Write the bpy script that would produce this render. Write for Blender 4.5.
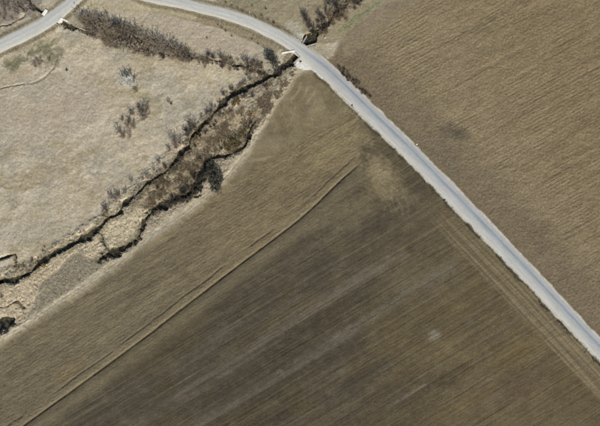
import bpy, bmesh, math, random
import numpy as np
from mathutils import Vector

random.seed(7)
R = math.radians
S = bpy.context.scene
COL = S.collection
for o in list(bpy.data.objects):
    bpy.data.objects.remove(o)

# ------------------------------------------------------------------ camera, sky, sun, exposure
M = 0.4                                   # metres on the ground for one step of the survey grid
CAM_H = 160.0
cam = bpy.data.cameras.new('camera')
cam.sensor_width = 36.0
cam.lens = 36.0 * CAM_H / (600 * M)
cam.clip_start = 1.0
cam.clip_end = 8000.0
camo = bpy.data.objects.new('camera', cam)
COL.objects.link(camo)
camo.location = (0, 0, CAM_H)
camo.rotation_euler = (0, 0, 0)
S.camera = camo

SUN_EL = R(37)
SUN_DIR = Vector((0.40, -0.92, 0)).normalized()      # horizontal direction towards the sun
world = bpy.data.worlds.new('World')
S.world = world
world.use_nodes = True
wn = world.node_tree.nodes
bg = wn['Background']
sky = wn.new('ShaderNodeTexSky')
sky.sky_type = 'NISHITA'
sky.sun_disc = False
sky.sun_elevation = SUN_EL
sky.sun_rotation = math.atan2(SUN_DIR.x, SUN_DIR.y)
sky.altitude = 300
sky.dust_density = 1.2
world.node_tree.links.new(sky.outputs[0], bg.inputs[0])
bg.inputs[1].default_value = 0.085

sun = bpy.data.lights.new('sun', 'SUN')
sun.energy = 4.3
sun.angle = R(0.55)
sun.color = (1.0, 0.955, 0.88)
suno = bpy.data.objects.new('sun', sun)
COL.objects.link(suno)
sd = Vector((SUN_DIR.x * math.cos(SUN_EL), SUN_DIR.y * math.cos(SUN_EL), math.sin(SUN_EL)))
suno.rotation_euler = sd.to_track_quat('Z', 'Y').to_euler()
suno.location = sd * 300

S.view_settings.view_transform = 'Standard'
S.view_settings.look = 'None'
S.view_settings.exposure = 0.16
S.view_settings.gamma = 1.0
S.render.engine = 'CYCLES'

# ------------------------------------------------------------------ helpers: numbers
def W(px, py):
    return (px - 300) * M, (213 - py) * M

def lin(c):
    c = np.asarray(c, dtype=np.float64) / 255.0
    return np.where(c <= 0.04045, c / 12.92, ((c + 0.055) / 1.055) ** 2.4)

def sstep(a, b, x):
    t = np.clip((x - a) / (b - a), 0, 1)
    return t * t * (3 - 2 * t)

TAB = np.random.RandomState(11).rand(256, 256).astype(np.float32)

def vn(x, y, seed=0):
    """smooth value noise, 0..1"""
    ca, sa = math.cos(seed * 1.7 + .6), math.sin(seed * 1.7 + .6)
    x, y = np.asarray(x, dtype=np.float64), np.asarray(y, dtype=np.float64)
    x, y = x * ca - y * sa + seed * 17.31 + 1000.0, x * sa + y * ca + seed * 9.77 + 1000.0
    xi = np.floor(x).astype(np.int64); yi = np.floor(y).astype(np.int64)
    fx = (x - xi).astype(np.float32); fy = (y - yi).astype(np.float32)
    fx = fx * fx * (3 - 2 * fx); fy = fy * fy * (3 - 2 * fy)
    x0 = xi & 255; x1 = (xi + 1) & 255; y0 = yi & 255; y1 = (yi + 1) & 255
    a = TAB[x0, y0]; b = TAB[x1, y0]; c = TAB[x0, y1]; d = TAB[x1, y1]
    return (a + (b - a) * fx) * (1 - fy) + (c + (d - c) * fx) * fy

def fbm(x, y, sc, seed=0, oct=3, gain=0.5):
    s = 0; amp = 1.0; tot = 0
    for i in range(oct):
        s = s + amp * vn(x / sc * 2 ** i, y / sc * 2 ** i, seed + i * 3)
        tot += amp; amp *= gain
    return s / tot

# ------------------------------------------------------------------ the land grid
FS = 0.21 / M                                        # fine cell in survey steps
fx_ = np.arange(-4, 604, FS); fy_ = np.arange(-4, 430, FS)
def grow(edge, sgn):
    out = []; st = FS; p = edge
    while abs(p - edge) < 6000:
        st *= 1.22; p += sgn * st; out.append(p)
    return np.array(out)
gx = np.concatenate([grow(fx_[0], -1)[::-1], fx_, grow(fx_[-1], 1)])
gy = np.concatenate([grow(fy_[0], -1)[::-1], fy_, grow(fy_[-1], 1)])
NX, NY = len(gx), len(gy)
PX, PY = np.meshgrid(gx, gy, indexing='ij')          # survey coordinates (x right, y down)
NW1 = fbm(PX, PY, 9, 1) - 0.5                        # wobble used for ragged edges
NW2 = fbm(PX, PY, 3.2, 5, 2) - 0.5
NW3 = fbm(PX, PY, 22, 9) - 0.5
NF = vn(PX / 1.3, PY / 1.3, 21) - 0.5
NF2 = vn(PX / 2.4, PY / 2.4, 27) - 0.5
NL = vn(PX / 4.6, PY / 4.6, 29) - 0.5
NL2 = vn(PX / 8.5, PY / 8.5, 33) - 0.5

def spline(pts, step=2.0):
    """Catmull-Rom resample of (x, y, ...) points"""
    p = np.array(pts, dtype=float)
    ext = np.vstack([2 * p[0] - p[1], p, 2 * p[-1] - p[-2]])
    out = []
    for i in range(1, len(ext) - 2):
        p0, p1, p2, p3 = ext[i - 1], ext[i], ext[i + 1], ext[i + 2]
        L = np.hypot(*(p2 - p1)[:2]); n = int(min(60, max(1, round(L / step))))
        for k in range(n):
            t = k / n
            out.append(0.5 * (2 * p1 + (p2 - p0) * t + (2 * p0 - 5 * p1 + 4 * p2 - p3) * t * t
                              + (3 * p1 - p0 - 3 * p2 + p3) * t ** 3))
    out.append(p[-1])
    return np.array(out)

def dist(poly, maxd, wcol=None):
    """distance of every grid point to a polyline, signed side, and interpolated third column"""
    D = np.full((NX, NY), 1e6); Sg = np.zeros((NX, NY)); Wd = np.zeros((NX, NY)); A = np.zeros((NX, NY))
    acc = 0.0
    for i in range(len(poly) - 1):
        a = poly[i]; b = poly[i + 1]
        x0 = min(a[0], b[0]) - maxd; x1 = max(a[0], b[0]) + maxd
        y0 = min(a[1], b[1]) - maxd; y1 = max(a[1], b[1]) + maxd
        ix0, ix1 = np.searchsorted(gx, [x0, x1]); iy0, iy1 = np.searchsorted(gy, [y0, y1])
        dx, dy = b[0] - a[0], b[1] - a[1]; L2 = dx * dx + dy * dy + 1e-9; L = math.sqrt(L2)
        if ix1 > ix0 and iy1 > iy0:
            sl = (slice(ix0, ix1), slice(iy0, iy1))
            rx = PX[sl] - a[0]; ry = PY[sl] - a[1]
            t = np.clip((rx * dx + ry * dy) / L2, 0, 1)
            d = np.hypot(rx - t * dx, ry - t * dy)
            m = d < D[sl]
            D[sl] = np.where(m, d, D[sl])
            Sg[sl] = np.where(m, np.sign(dx * ry - dy * rx), Sg[sl])     # + = right of travel (y down)
            A[sl] = np.where(m, acc + t * L, A[sl])
            if len(a) > 2:
                Wd[sl] = np.where(m, a[2] + t * (b[2] - a[2]), Wd[sl])
        acc += L
    return D, Sg, Wd, A

def inside(pts):
    r = np.zeros((NX, NY), bool); n = len(pts)
    for i in range(n):
        (ax, ay), (bx, by) = pts[i][:2], pts[(i + 1) % n][:2]
        if ay == by: continue
        lo, hi = min(ay, by), max(ay, by)
        j0, j1 = np.searchsorted(gy, [lo, hi])
        if j1 <= j0: continue
        xs = ax + (gy[j0:j1] - ay) * (bx - ax) / (by - ay)
        r[:, j0:j1] ^= gx[:, None] < xs[None, :]
    return r

def blur(m, n):
    m = m.astype(np.float32)
    for ax in (0, 1):
        for _ in range(2):
            c = np.cumsum(np.pad(m, [(n + 1, n) if k == ax else (0, 0) for k in (0, 1)], mode='edge'), axis=ax)
            hi = [slice(None)] * 2; lo = [slice(None)] * 2
            hi[ax] = slice(2 * n + 1, None); lo[ax] = slice(0, -(2 * n + 1))
            m = (c[tuple(hi)] - c[tuple(lo)]) / (2 * n + 1)
    return m

def zone(pts, soft=4.0, rag=1.0):
    """feathered, ragged polygon mask"""
    m = blur(inside(pts), max(1, int(soft / FS / 2)))
    return np.clip(sstep(0.25, 0.75, m + rag * (NW1 * 0.5 + NW2 * 0.35)), 0, 1)

def blob(x, y, rx, ry=None, ang=0, hard=1.0, rag=0.5):
    ry = ry or rx; a = R(ang); ca, sa = math.cos(a), math.sin(a)
    u = ((PX - x) * ca + (PY - y) * sa) / rx; v = (-(PX - x) * sa + (PY - y) * ca) / ry
    d = np.sqrt(u * u + v * v) + rag * (NW1 + NW2)
    return sstep(1.0, 1.0 - 0.9 / hard, d)

# ------------------------------------------------------------------ survey lines
ROAD = [(-2600, 1424, 6.4), (-600, 366, 6.4), (-120, 112, 6.4), (-60, 78, 6.4), (-30, 62, 6.4), (0, 46.4, 6.4), (22, 36, 6.5), (46.4, 23, 6.5),
        (62, 11.5, 6), (75.5, -0.5, 5.3), (92, -13, 5), (112, -16.5, 5), (133, -8.5, 4.8), (150, -2.2, 4.8),
        (182.7, 4, 4.9), (210, 10.7, 5.1), (225.4, 14.6, 5.3), (245, 21, 5.5), (263, 28.8, 5.6), (280, 37.2, 5.8),
        (293, 45.5, 6.1), (306, 54.6, 6.6), (319, 65, 6.9), (331, 75.5, 7.1), (354, 97.5, 7.3), (375, 118, 7.3),
        (405, 147, 7.3), (432, 174.5, 7.3), (457, 200, 7.4), (480, 223.8, 7.4), (508, 253, 7.3), (532, 278, 7.2),
        (562, 310.2, 7.2), (592, 342, 7.2), (640, 393, 7.2), (700, 457, 7.2), (1000, 777, 7.2), (2600, 2480, 7.2)]
CH = dict(
 main=([(640, -420, 1.0), (400, -50, 1.0), (372, -14, .9), (352, 0, .9), (345, 6, .8), (336, 13, .8), (331, 19, 1.0), (322, 28, 1.5), (315, 34.5, 3.0), (309, 40, 3.6),
   (304.5, 45, 3.0), (300.5, 49.5, 2.8), (296.7, 54, 2.8), (292, 59, 3.2), (287, 64.5, 2.6), (281, 70.5, 2.3), (269, 77, 2.3), (253, 85, 3.3), (239, 92, 3.3), (229, 98, 2.9),
   (217.6, 110, 1.4), (208, 119, 1.7), (199.4, 127.6, 1.8), (191, 138, 1.3), (189, 145, 1.5), (178, 157, 1.5), (166, 171, 1.5),
   (147, 184, 1.6), (134, 197, 1.6), (123.5, 205, 1.6), (117.6, 214.7, 1.5), (107, 218.8, 1.7), (98, 229, 2.9), (88, 236, 3.2),
   (75, 243, 2.7), (58, 252, 2.7), (48, 257, 2.4), (40, 262, 2.3), (33, 270.5, 2), (24, 276, 2), (15, 279, 2.2), (0, 282, 2.3),
   (-20, 290, 2.3), (-200, 360, 2.3), (-900, 700, 2.3)], 1.5, 1.0),
 side=([(-60, -40, 1), (20, -6, 1), (30, 4, 1), (38, 9.5, 1.3), (44, 13, 1.6), (53, 17.5, 1.6), (62, 22.5, 2.0), (68, 25.5, 1.6), (76, 28, 1.1),
   (84, 31, .9), (95, 35, .6), (130, 45, .5), (165, 54, .6), (193, 57, 1.1), (205, 58.5, .9), (215, 60.5, .8), (228, 63.5, .9), (240, 66, 1.2),
   (250, 68.5, 1), (262, 72, 1), (271, 75.5, 1.2)], 1.2, .95),
 old=([(255, 122, .5), (249, 132, 1.0), (245.5, 145, 1.2), (233, 153.5, 1.0), (218, 157, .8), (207, 162, 1.7), (202, 171, 2.8),
   (198, 185, 2.8), (187.7, 195, 2.9), (170, 202.5, 2.3), (152.5, 212, 2.0), (146, 219, 1.5), (141.7, 227, 1.9), (136, 239, 2.0),
   (125, 246.8, 2.9), (111, 254, 3.2), (99.4, 259.5, 2.0)], 1.6, 1.15),
 gully=([(97, 228, .7), (102, 238, .7), (105, 245, .7), (109, 253, .8)], 1.3, 1.2),
 square=([(-40, 275, .7), (0, 259, .75), (13, 254.3, .75), (13.4, 254.6, .75), (15, 262, .7), (18, 279, .8)], 1.25, 1.2),
 crack=([(-8, 309, .4), (0, 307.3, .45), (5, 307.4, .4), (8, 306, .4), (15, 302, .45), (20, 303.4, .4), (24, 308, .3)], 0.8, None),
 pool=([(-26, 345, 6), (-10, 331, 8), (0, 325, 6.5), (6, 321.5, 5), (12, 320, 3)], 1.9, 1.3),
 runnel=([(-14, 27, .5), (0, 25.3, .5), (8, 23.8, .5), (17, 20.3, .5), (22.5, 16.8, .55), (25, 12, .5), (24, 7, .4), (15, 3, .4)], 0.8, None),
 scarp=([(0, 88, .3), (20, 84.5, .35), (33, 82.5, .35), (45, 76, .4), (53, 68, .35), (57, 59, .3)], 0.4, None),
)
TRACK = [(-900, 915), (-200, 470), (0, 344.5), (20, 332), (38, 320), (63, 303), (88, 287), (113, 269.5), (150, 241), (188, 214), (205, 200.5), (226, 182), (246, 158),
         (261, 133), (275.6, 107), (285, 94), (292, 82)]
DEAD = [(374, 151), (340, 181), (300, 218.5), (235, 268), (167.6, 319.5), (150, 333.5), (88, 379), (25, 424.5), (-60, 486), (-400, 740)]

road = spline(ROAD, 2.0)
rD, rS, rW, rA = dist(road, 70)
rin = rD - rW
cen = {}
cD = {}
for k, (pts, dep, wat) in CH.items():
    cen[k] = spline(pts, 1.5)
    cD[k] = dist(cen[k], 26)
track = spline(TRACK, 3); tD, tS, _, _ = dist(track, 40)
dead = spline(DEAD, 3); dD, dS, _, dA = dist(dead, 60)

# field outlines follow track and road
road_l = [(p[0], p[1]) for p in road if p[1] > 64 and p[0] > 300]
FIELD_S = [tuple(p[:2]) for p in track] + [(303, 72)] + road_l + [(2600, 6000), (-6000, 6000), (-6000, 4300)]
fieldS = inside(FIELD_S)
FIELD_N = road_l[::-1] + [(330, 58), (338, 46), (345, 34), (360, 22), (378, 8), (398, -8), (640, -330), (3000, -3000), (6000, -3000), (6000, 4000), (2600, 2480)]
fieldN = inside(FIELD_N)

# ------------------------------------------------------------------ land colours (albedo, given as sRGB)
def C(*c): return np.array(lin(c), dtype=np.float32)
RGB = np.empty((NX, NY, 3), np.float32)
def mix(mask, c, amt=1.0):
    m = (np.clip(mask, 0, 1) * amt)[..., None]
    RGB[:] = RGB * (1 - m) + np.asarray(c, np.float32) * m
def mul(f):
    RGB[:] = RGB * np.asarray(f, np.float32)[..., None]

a30 = R(31); cu, su = math.cos(a30), math.sin(a30)
U = PX * cu - PY * su; V = PX * su + PY * cu         # along / across the drilling rows
# meadow
RGB[:] = C(178, 164, 138)
mix(sstep(.35, .75, fbm(PX, PY, 40, 31)), C(166, 150, 120), .8)
mix(sstep(.5, .75, fbm(PX + NW3 * 14, PY * 1.7, 16, 37)), C(150, 136, 102), .8)
mix(sstep(.52, .7, fbm(PX, PY, 26, 39)), C(156, 146, 125), .8)
mix(sstep(.55, .75, fbm(PX, PY, 5.5, 40)), C(146, 132, 104), .25)
mix(sstep(.55, .75, fbm(PX, PY, 4.5, 44)), C(196, 182, 152), .25)
mix(sstep(.5, .8, fbm(U, V * 3, 14, 38)), C(188, 173, 144), .6)
mix(zone([(-50, 70), (120, 75), (90, 130), (-50, 170)], 40), C(166, 152, 130), .6)
mix(blob(40, 175, 60, 12, -24, 1, .9), C(148, 130, 98), .45)
mix(blob(60, 155, 40, 5, -32, 1, .9), C(146, 126, 92), .45)
mix(blob(60, 108, 60, 22, -10, 1, .7), C(165, 148, 122), .6)
mix(blob(130, 152, 40, 8, -32, 1, .9), C(186, 172, 142), .7)
mix(blob(92, 150, 24, 9, -32, 1, .9), C(150, 133, 100), .45)
mix(blob(15, 150, 22, 6, -30, 1, .9), C(142, 126, 94), .5)
mix(blob(205, 75, 40, 16, 5, 1, .7), C(190, 173, 140), .6)
mix(blob(30, 235, 60, 18, -10, 1, .7), C(160, 150, 130), .55)
# between hedge and upper road
mix(zone([(95, -10), (150, 4), (205, 14), (262, 36), (266, 60), (200, 50), (140, 20), (95, 6)], 7), C(168, 153, 128), .9)
mix(zone([(150, 4), (205, 15), (262, 38), (280, 48), (275, 56), (262, 46), (215, 27), (150, 11)], 4), C(128, 115, 84), .8)
mix(zone([(84, 0), (150, 5), (200, 14), (196, 20), (140, 12), (84, 8)], 5), C(168, 155, 120), .7)
# north of the upper road
mix(zone([(170, -60), (460, -70), (405, -8), (372, 18), (344, 42), (320, 44), (296, 40), (262, 20), (220, 4)], 5), C(143, 130, 100), .95)
mix(blob(250, 2, 34, 12, 10, 1, .8), C(128, 120, 90), .7)
mix(blob(196, 2, 22, 4, 12, 1, .9), C(186, 170, 138), .7)
mix(blob(228, 9, 22, 3, 17, 1, .9), C(182, 165, 132), .55)
mix(blob(294, 30, 13, 11, 50, 2, .5), C(164, 154, 130), .95)
mix(blob(315, 18, 20, 12, -30, 1, .9), C(150, 130, 106), .7)
mix(blob(322, 7, 14, 6, -20, 1, .9), C(118, 108, 76), .6)
# left: grassy corner by the road
GREENS = [(48, 56, 14, 12, -30), (20, 62, 30, 8, -27), (-2, 76, 14, 7, -25), (58, 50, 10, 10, 0), (36, 48, 16, 5, -28), (28, 55, 38, 9, -27), (10, 68, 22, 7, -25), (55, 60, 14, 8, -60), (15, 34, 18, 4.5, -27), (45, 47, 25, 7, -28), (-8, 44, 20, 5, -27), (32, 12, 10, 6, 20)]
for g in GREENS:
    mix(blob(*g, 1.6, .9) * sstep(.3, .55, fbm(PX, PY, 7, 161)), C(112, 107, 76), .62)
mix(blob(50, 40, 26, 3, -28, 1, .9), C(182, 168, 136), .6)
mix(blob(62, 43, 11, 7, -30, 1.2, .9), C(190, 176, 150), .7)
mix(blob(37, 63, 8, 6, -30, 2, .5), C(112, 103, 92), .8)
mix(blob(22, 72, 26, 5, -24, 1.4, .6), C(168, 150, 116), .6)
mix(zone([(-60, -60), (30, -60), (42, 2), (34, 12), (24, 20), (8, 23), (-60, 30)], 4), C(128, 116, 104), .85)
mix(blob(22, 14, 6, 3.5, -30, 1.5, .8), C(165, 152, 128), .8)
mix(blob(34, 24, 13, 4.5, -28, 1.4, .8), C(172, 158, 132), .8)
mix(blob(62, 4, 12, 8, -40, 1.4, .8), C(176, 164, 136), .8)
mix(blob(60, 27, 6, 9, 20, 1.6, .6), C(190, 178, 150), .85)
# reed land between stream and track
mix(zone([(268, 82), (292, 66), (300, 72), (262, 130), (226, 176), (160, 226), (60, 300), (-60, 390), (-60, 290), (40, 266), (110, 222), (190, 150)], 4), C(160, 147, 121), .95)
mix(zone([(200, 130), (230, 108), (250, 118), (240, 150), (210, 158), (190, 190), (150, 212), (130, 205)], 6), C(148, 132, 100), .8)
mix(sstep(.5, .7, fbm(PX, PY, 6, 46)) * zone([(285, 72), (300, 72), (262, 128), (240, 150), (205, 170), (150, 214), (130, 206), (190, 152), (230, 108)], 5), C(116, 102, 80), .6)
mix(sstep(.55, .7, fbm(PX, PY, 4, 48)) * zone([(285, 72), (300, 72), (262, 128), (240, 150), (205, 170), (150, 214), (130, 206), (190, 152), (230, 108)], 5), C(190, 174, 140), .5)
mix(zone([(102, 228), (146, 205), (152, 212), (140, 228), (132, 240), (112, 250)], 3), C(188, 173, 140), .95)
mix(zone([(82, 246), (98, 233), (107, 246), (98, 258), (86, 258)], 3), C(186, 170, 138), .95)
mix(zone([(-60, 290), (40, 268), (80, 246), (62, 268), (38, 286), (36, 300), (24, 318), (-60, 370)], 4), C(184, 167, 136), .95)
mix(zone([(74, 252), (100, 262), (108, 262), (70, 292), (36, 318), (26, 320), (38, 300), (40, 284), (62, 266)], 6, .9), C(144, 133, 109), .9)
mix(blob(240, 118, 20, 6, -50, 1.2, .8), C(188, 168, 134), .45)
mix(blob(258, 92, 20, 7, -40, 1.2, .8), C(150, 137, 113), .7)
# pale fringe along the main stream banks
dm, _, wm, _ = cD['main']
mix(sstep(8, 2, dm - wm + 4 * NW1 + 5 * NW2) * sstep(150, 110, PX), C(194, 179, 146), .7)
do = cD['old'][0] - cD['old'][2]
# track
tin = np.where(tS < 0, tD, -tD)                       # > 0 on the stream side of the field edge
tm = sstep(8.0, 5.6, tin + 2 * NW2) * sstep(-.6, .4, tin)
mix(tm, C(162, 149, 122), .85)
for off in (1.9, 5.0):
    mix(np.exp(-((tin - off) / .55) ** 2) * tm, C(182, 167, 138), .6)
for off in (0.5, 3.3, 6.3):
    mix(np.exp(-((tin - off) / .5) ** 2) * tm * sstep(.3, .6, vn(PX / 9, PY / 9, 3)), C(128, 114, 84), .5)
TL1 = vn(V / 1.15, U / 130, 171); TL2 = vn(V / 3.0, U / 130, 173) * .6 + vn(V / 1.9, U / 200, 174) * .4; TL3 = vn(V / 1.5, U / 70, 175)
TLm = fbm(PX, PY, 45, 177)
# ---- south field
fS = fieldS.astype(np.float32)
nS1 = fbm(U / 9, V, 5, 41, 3); nS2 = fbm(U / 5, V, 2.2, 43, 2); nS3 = fbm(PX, PY, 60, 47)
base = np.empty_like(RGB); base[:] = C(82, 72, 57)
RGBm = RGB.copy(); RGB = base
mix(sstep(.35, .72, nS1), C(102, 92, 73), .45)
mix(sstep(.45, .7, fbm(PX, PY, 34, 51)), C(104, 90, 58), .55)
mix(sstep(300, 520, PX + (PY - 300) * .35), C(116, 100, 67), .75)
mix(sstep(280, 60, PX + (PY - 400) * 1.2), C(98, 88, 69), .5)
mix(blob(290, 350, 160, 48, -31, 1, .5), C(72, 64, 52), .65)
mix(blob(395, 400, 90, 30, -20, 1, .6), C(74, 65, 52), .5)
mix(blob(520, 350, 60, 16, -31, 1, .7), C(120, 100, 58), .5)
mix(blob(450, 378, 50, 9, -31, 1, .7), C(80, 68, 48), .6)
mix(blob(500, 330, 40, 7, -31, 1, .7), C(84, 72, 52), .6)
mix(blob(345, 215, 60, 22, -31, 1, .5), C(121, 108, 80), .7)
mix(blob(420, 275, 70, 30, -31, 1, .5), C(112, 100, 76), .6)
mix(blob(330, 265, 46, 9, -31, 1, .5), C(84, 76, 63), .6)
mix(blob(265, 385, 70, 9, -31, 1, .4), C(80, 72, 60), .6)
mix(blob(355, 385, 70, 14, -31, 1, .5), C(84, 76, 64), .5)
mix(blob(520, 385, 50, 24, -31, 1, .6), C(96, 80, 58), .7)
mix(blob(470, 400, 50, 10, -31, 1, .6), C(118, 98, 62), .5)
def band(pts, w, c, amt, rag=1.0):
    d = dist(spline(pts, 6), w * 4 + 6)[0] + rag * w * (NW1 + NW2)
    mix(np.exp(-(d / w) ** 2) * (.45 + .55 * sstep(.25, .65, nS1)), c, amt)
band([(130, 426), (150, 414), (225, 368), (300, 317), (352, 285), (402, 256)], 6, C(120, 110, 92), .75)
band([(100, 420), (150, 390), (230, 336), (300, 296)], 4, C(110, 101, 84), .6)
band([(190, 430), (250, 395), (290, 369), (325, 344), (365, 322), (410, 292), (452, 267)], 5, C(122, 112, 93), .65)
band([(388, 408), (398, 402), (424, 385)], 2.0, C(132, 120, 100), .7)
band([(300, 365), (365, 325)], 5, C(112, 103, 86), .5)
band([(120, 400), (170, 366), (240, 322)], 3, C(112, 102, 84), .5)
band([(480, 340), (560, 296)], 3, C(128, 112, 82), .5)
band([(420, 420), (520, 360)], 2.5, C(128, 112, 80), .5)
mix(blob(434, 335, 10, 9, -31, 1.0, .4), C(146, 136, 116), .75)
mix(blob(278, 373, 9, 5, -31, 1.0, .6), C(138, 128, 110), .6)
mix(blob(342, 371, 6, 4, -31, 1.0, .6), C(128, 118, 98), .5)
mix(blob(470, 322, 9, 5, -50, 1.0, .6), C(126, 118, 104), .5)
# tine / wheel lines of the drilled part
for k, (v0, amt, dk) in enumerate([(0, .5, 0), (21, .5, 1), (27, .4, 1), (52, .5, 1), (58, .35, 0), (90, .6, 1), (96, .6, 1), (120, .5, 0), (133, .4, 1),
                                   (150, .5, 1), (155, .4, 1), (176, .4, 0), (188, .5, 1), (-22, .4, 0), (-40, .4, 1), (66, .3, 0), (108, .3, 0), (200, .4, 0), (206, .4, 1), (222, .4, 0), (238, .4, 0), (246, .35, 1)]):
    vv = V - 420 - v0 + 1.5 * (vn(U / 60, V * 0 + v0, 7) - .5) * 2
    ln = np.exp(-(vv / .75) ** 2) * sstep(.25, .6, vn(U / 45, V * 0 + k * 3.3, 9))
    mix(ln, C(72, 64, 50) if dk else C(134, 120, 90), amt)
mul(.9 + .2 * nS2)
mul(.84 + .32 * fbm(PX, PY, 28, 183))
mix(sstep(.62, .85, TL1) * sstep(.3, .6, TLm), C(126, 113, 88), .26)
mix(sstep(.36, .15, TL1) * sstep(.25, .55, 1 - TLm + .2 * nS1), C(62, 54, 42), .30)
mix(sstep(.6, .8, TL2), C(118, 107, 86), .2)
mix(sstep(.38, .2, TL2), C(64, 56, 44), .22)
mul(.90 + .20 * fbm(PX, PY, 4.5, 193, 2))
mix(sstep(.55, .75, fbm(PX, PY, 6, 195)), C(112, 102, 78), .25)
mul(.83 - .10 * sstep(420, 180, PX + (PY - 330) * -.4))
harrow = RGB
# ploughed strip B
inB = (dS > 0)
RGB = np.empty_like(base); RGB[:] = C(118, 104, 76)
mix(sstep(300, 120, PX - (PY - 300) * .3), C(108, 97, 75), .9)
mix(blob(330, 150, 70, 26, -33, 1, .5), C(135, 119, 83), .75)
mix(blob(70, 370, 30, 10, -35, 1, .8), C(120, 103, 68), .6)
mix(sstep(.4, .75, fbm(U / 6, V, 6, 61)), C(124, 111, 84), .35)
mix(sstep(.5, .8, fbm(U / 4, V, 3, 65)), C(96, 85, 64), .4)
mul(.84 + .32 * fbm(U / 4, V, 1.9, 67, 2))
mix(sstep(.62, .85, TL3), C(142, 126, 92), .22)
mix(sstep(.36, .15, TL3), C(84, 73, 54), .28)
plough = RGB
# weedy corner A and border strip along the track
RGB = np.empty_like(base); RGB[:] = C(124, 111, 82)
mix(blob(308, 112, 34, 18, -40, 1, .6), C(138, 123, 90), .7)
mix(sstep(9, 2, rin + 6 * NW1), C(104, 93, 70), .6)
mix(sstep(.4, .75, fbm(PX, PY, 16, 71)), C(134, 120, 92), .7)
mix(sstep(.5, .75, fbm(PX, PY, 12, 75)), C(104, 92, 66), .6)
cdx = np.hypot(PX - 318, PY - 112)
mix(sstep(.5, .9, .5 + .5 * np.sin(np.hypot(PX - 250, PY - 60) * .9 + 6 * NW3)) * sstep(.4, .7, fbm(PX, PY, 20, 77)), C(150, 135, 102), .55)
mix(sstep(.6, .8, fbm(PX, PY, 5, 197)), C(106, 95, 70), .4)
weedy = RGB
Bup = [(-6000, 4520), (0, 352), (100, 284), (180, 226), (232, 184), (300, 141), (345, 112), (352, 110), (362, 122), (374, 151), (374, 400), (-6000, 5000)]
zB = zone(Bup, 9, .9)
RGB = weedy * (1 - zB[..., None]) + plough * zB[..., None]
zC = sstep(-.9, .9, np.where(dS > 0, -dD, dD) + 0.0)
right = sstep(352, 366, PX + (PY - 150) * .1 + 5 * NW1)
zC = np.maximum(zC * (PY > 140), right)
zC = np.clip(zC, 0, 1)
RGB = RGB * (1 - zC[..., None]) + harrow * zC[..., None]
# turning loop by the road, pale tan
lp = zone([(352, 116), (372, 128), (412, 182), (420, 205), (405, 226), (380, 212), (352, 186), (362, 166), (372, 152), (352, 132)], 20, .9)
lpc = np.hypot((PX - 345) * .8, (PY - 215) * 1.1)
mix(blob(362, 140, 20, 18, 0, 1, .5), C(132, 117, 86), .75)
mix(blob(382, 180, 42, 24, 48, 1, .5), C(128, 114, 84), .75)
mix(blob(378, 172, 26, 16, 48, 1, .6), C(142, 126, 94), .7)
mix(lp * sstep(.55, .95, .5 + .5 * np.sin(lpc * 1.5 + 9 * NW3 + 3 * NW1)) * sstep(.35, .6, vn(PX / 12, PY / 12, 79)), C(150, 134, 101), .14)
mix(.4 * lp * sstep(.6, .95, .5 + .5 * np.sin(lpc * 1.1 + 7 * NW3 + 2)) * sstep(.45, .7, vn(PX / 10, PY / 10, 81)), C(108, 94, 68), .18)
# dead furrow and its shoulder, furrow shade and sunlit side put into the colour
sgd = np.where(dS > 0, dD, -dD)
dm_ = sstep(10, 40, dA) * (PX < 380)
mix(np.exp(-((sgd - 2.2) / 1.6) ** 2) * dm_, C(138, 123, 92), .45)  # sunlit side of the furrow, painted as a paler stripe
mix(np.exp(-((sgd + 9) / 7) ** 2) * dm_, C(124, 112, 84), .5)
mix(np.exp(-(sgd / .8) ** 2) * dm_, C(88, 76, 56), .7)  # shade inside the furrow, painted as a darker line
mix(np.exp(-((sgd - 8.5 - 3 * NW3) / .7) ** 2) * dm_ * sstep(.3, .5, vn(dA / 30, dA * 0, 5)), C(78, 66, 48), .75)
# headland parallel to the road
hd = sstep(30, 23, rin + 5 * NW1) * (rS > 0) * (PX > 330) * sstep(190, 260, PY)
mix(hd, C(117, 103, 76), .8)
rown = vn(rin / 1.7, rA / 60, 85)
mix(hd * sstep(.55, .85, rown), C(132, 117, 87), .5)
mix(hd * sstep(.5, .15, rown), C(92, 80, 58), .55)
for off in (4.2, 9.6, 13.2, 21.5, 26.0):
    mix(np.exp(-((rin - off - 1.2 * NW3) / .7) ** 2) * hd * sstep(.2, .5, vn(rA / 30, rA * 0 + off, 3)), C(146, 130, 98), .42)
mix(np.exp(-((rin - 17 - 2 * NW3) / .7) ** 2) * hd, C(84, 74, 54), .5)
mul(.95 + .1 * NW3)
south = RGB
# ---- north-east field
a29 = R(28.5); U, V = PX * math.cos(a29) - PY * math.sin(a29), PX * math.sin(a29) + PY * math.cos(a29)
Vb = V + 5 * NW3
TL3 = vn(Vb / 1.3, U / 60, 185) * .65 + vn(Vb / 2.9, U / 80, 187) * .35
RGB = np.empty_like(base); RGB[:] = C(125, 108, 78)
mix(sstep(.4, .8, fbm(U / 10, V, 9, 91)), C(132, 115, 84), .5)
mix(sstep(.5, .85, fbm(U / 7, V, 5, 95)), C(114, 99, 71), .35)
mix(sstep(520, 380, PX - PY * .6 + 60 * NW3), C(136, 121, 93), .5)
nl = fbm(U / 16, V, 2.0, 97, 2)
mix(sstep(.62, .8, nl), C(140, 123, 90), .3)
mix(sstep(.6, .85, TL3) , C(142, 125, 92), .36)
mix(sstep(.38, .15, TL3), C(90, 77, 54), .38)
mix(sstep(.36, .2, nl), C(100, 86, 61), .3)
hn = sstep(52, 22, rin + 16 * NW1 + 16 * NW3)
mix(hn, C(112, 98, 76), .75)
mix(blob(456, 132, 22, 13, 20, 1, .5), C(84, 77, 62), .8)
mix(blob(450, 165, 40, 20, 45, 1, .5), C(108, 96, 77), .6)
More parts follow.
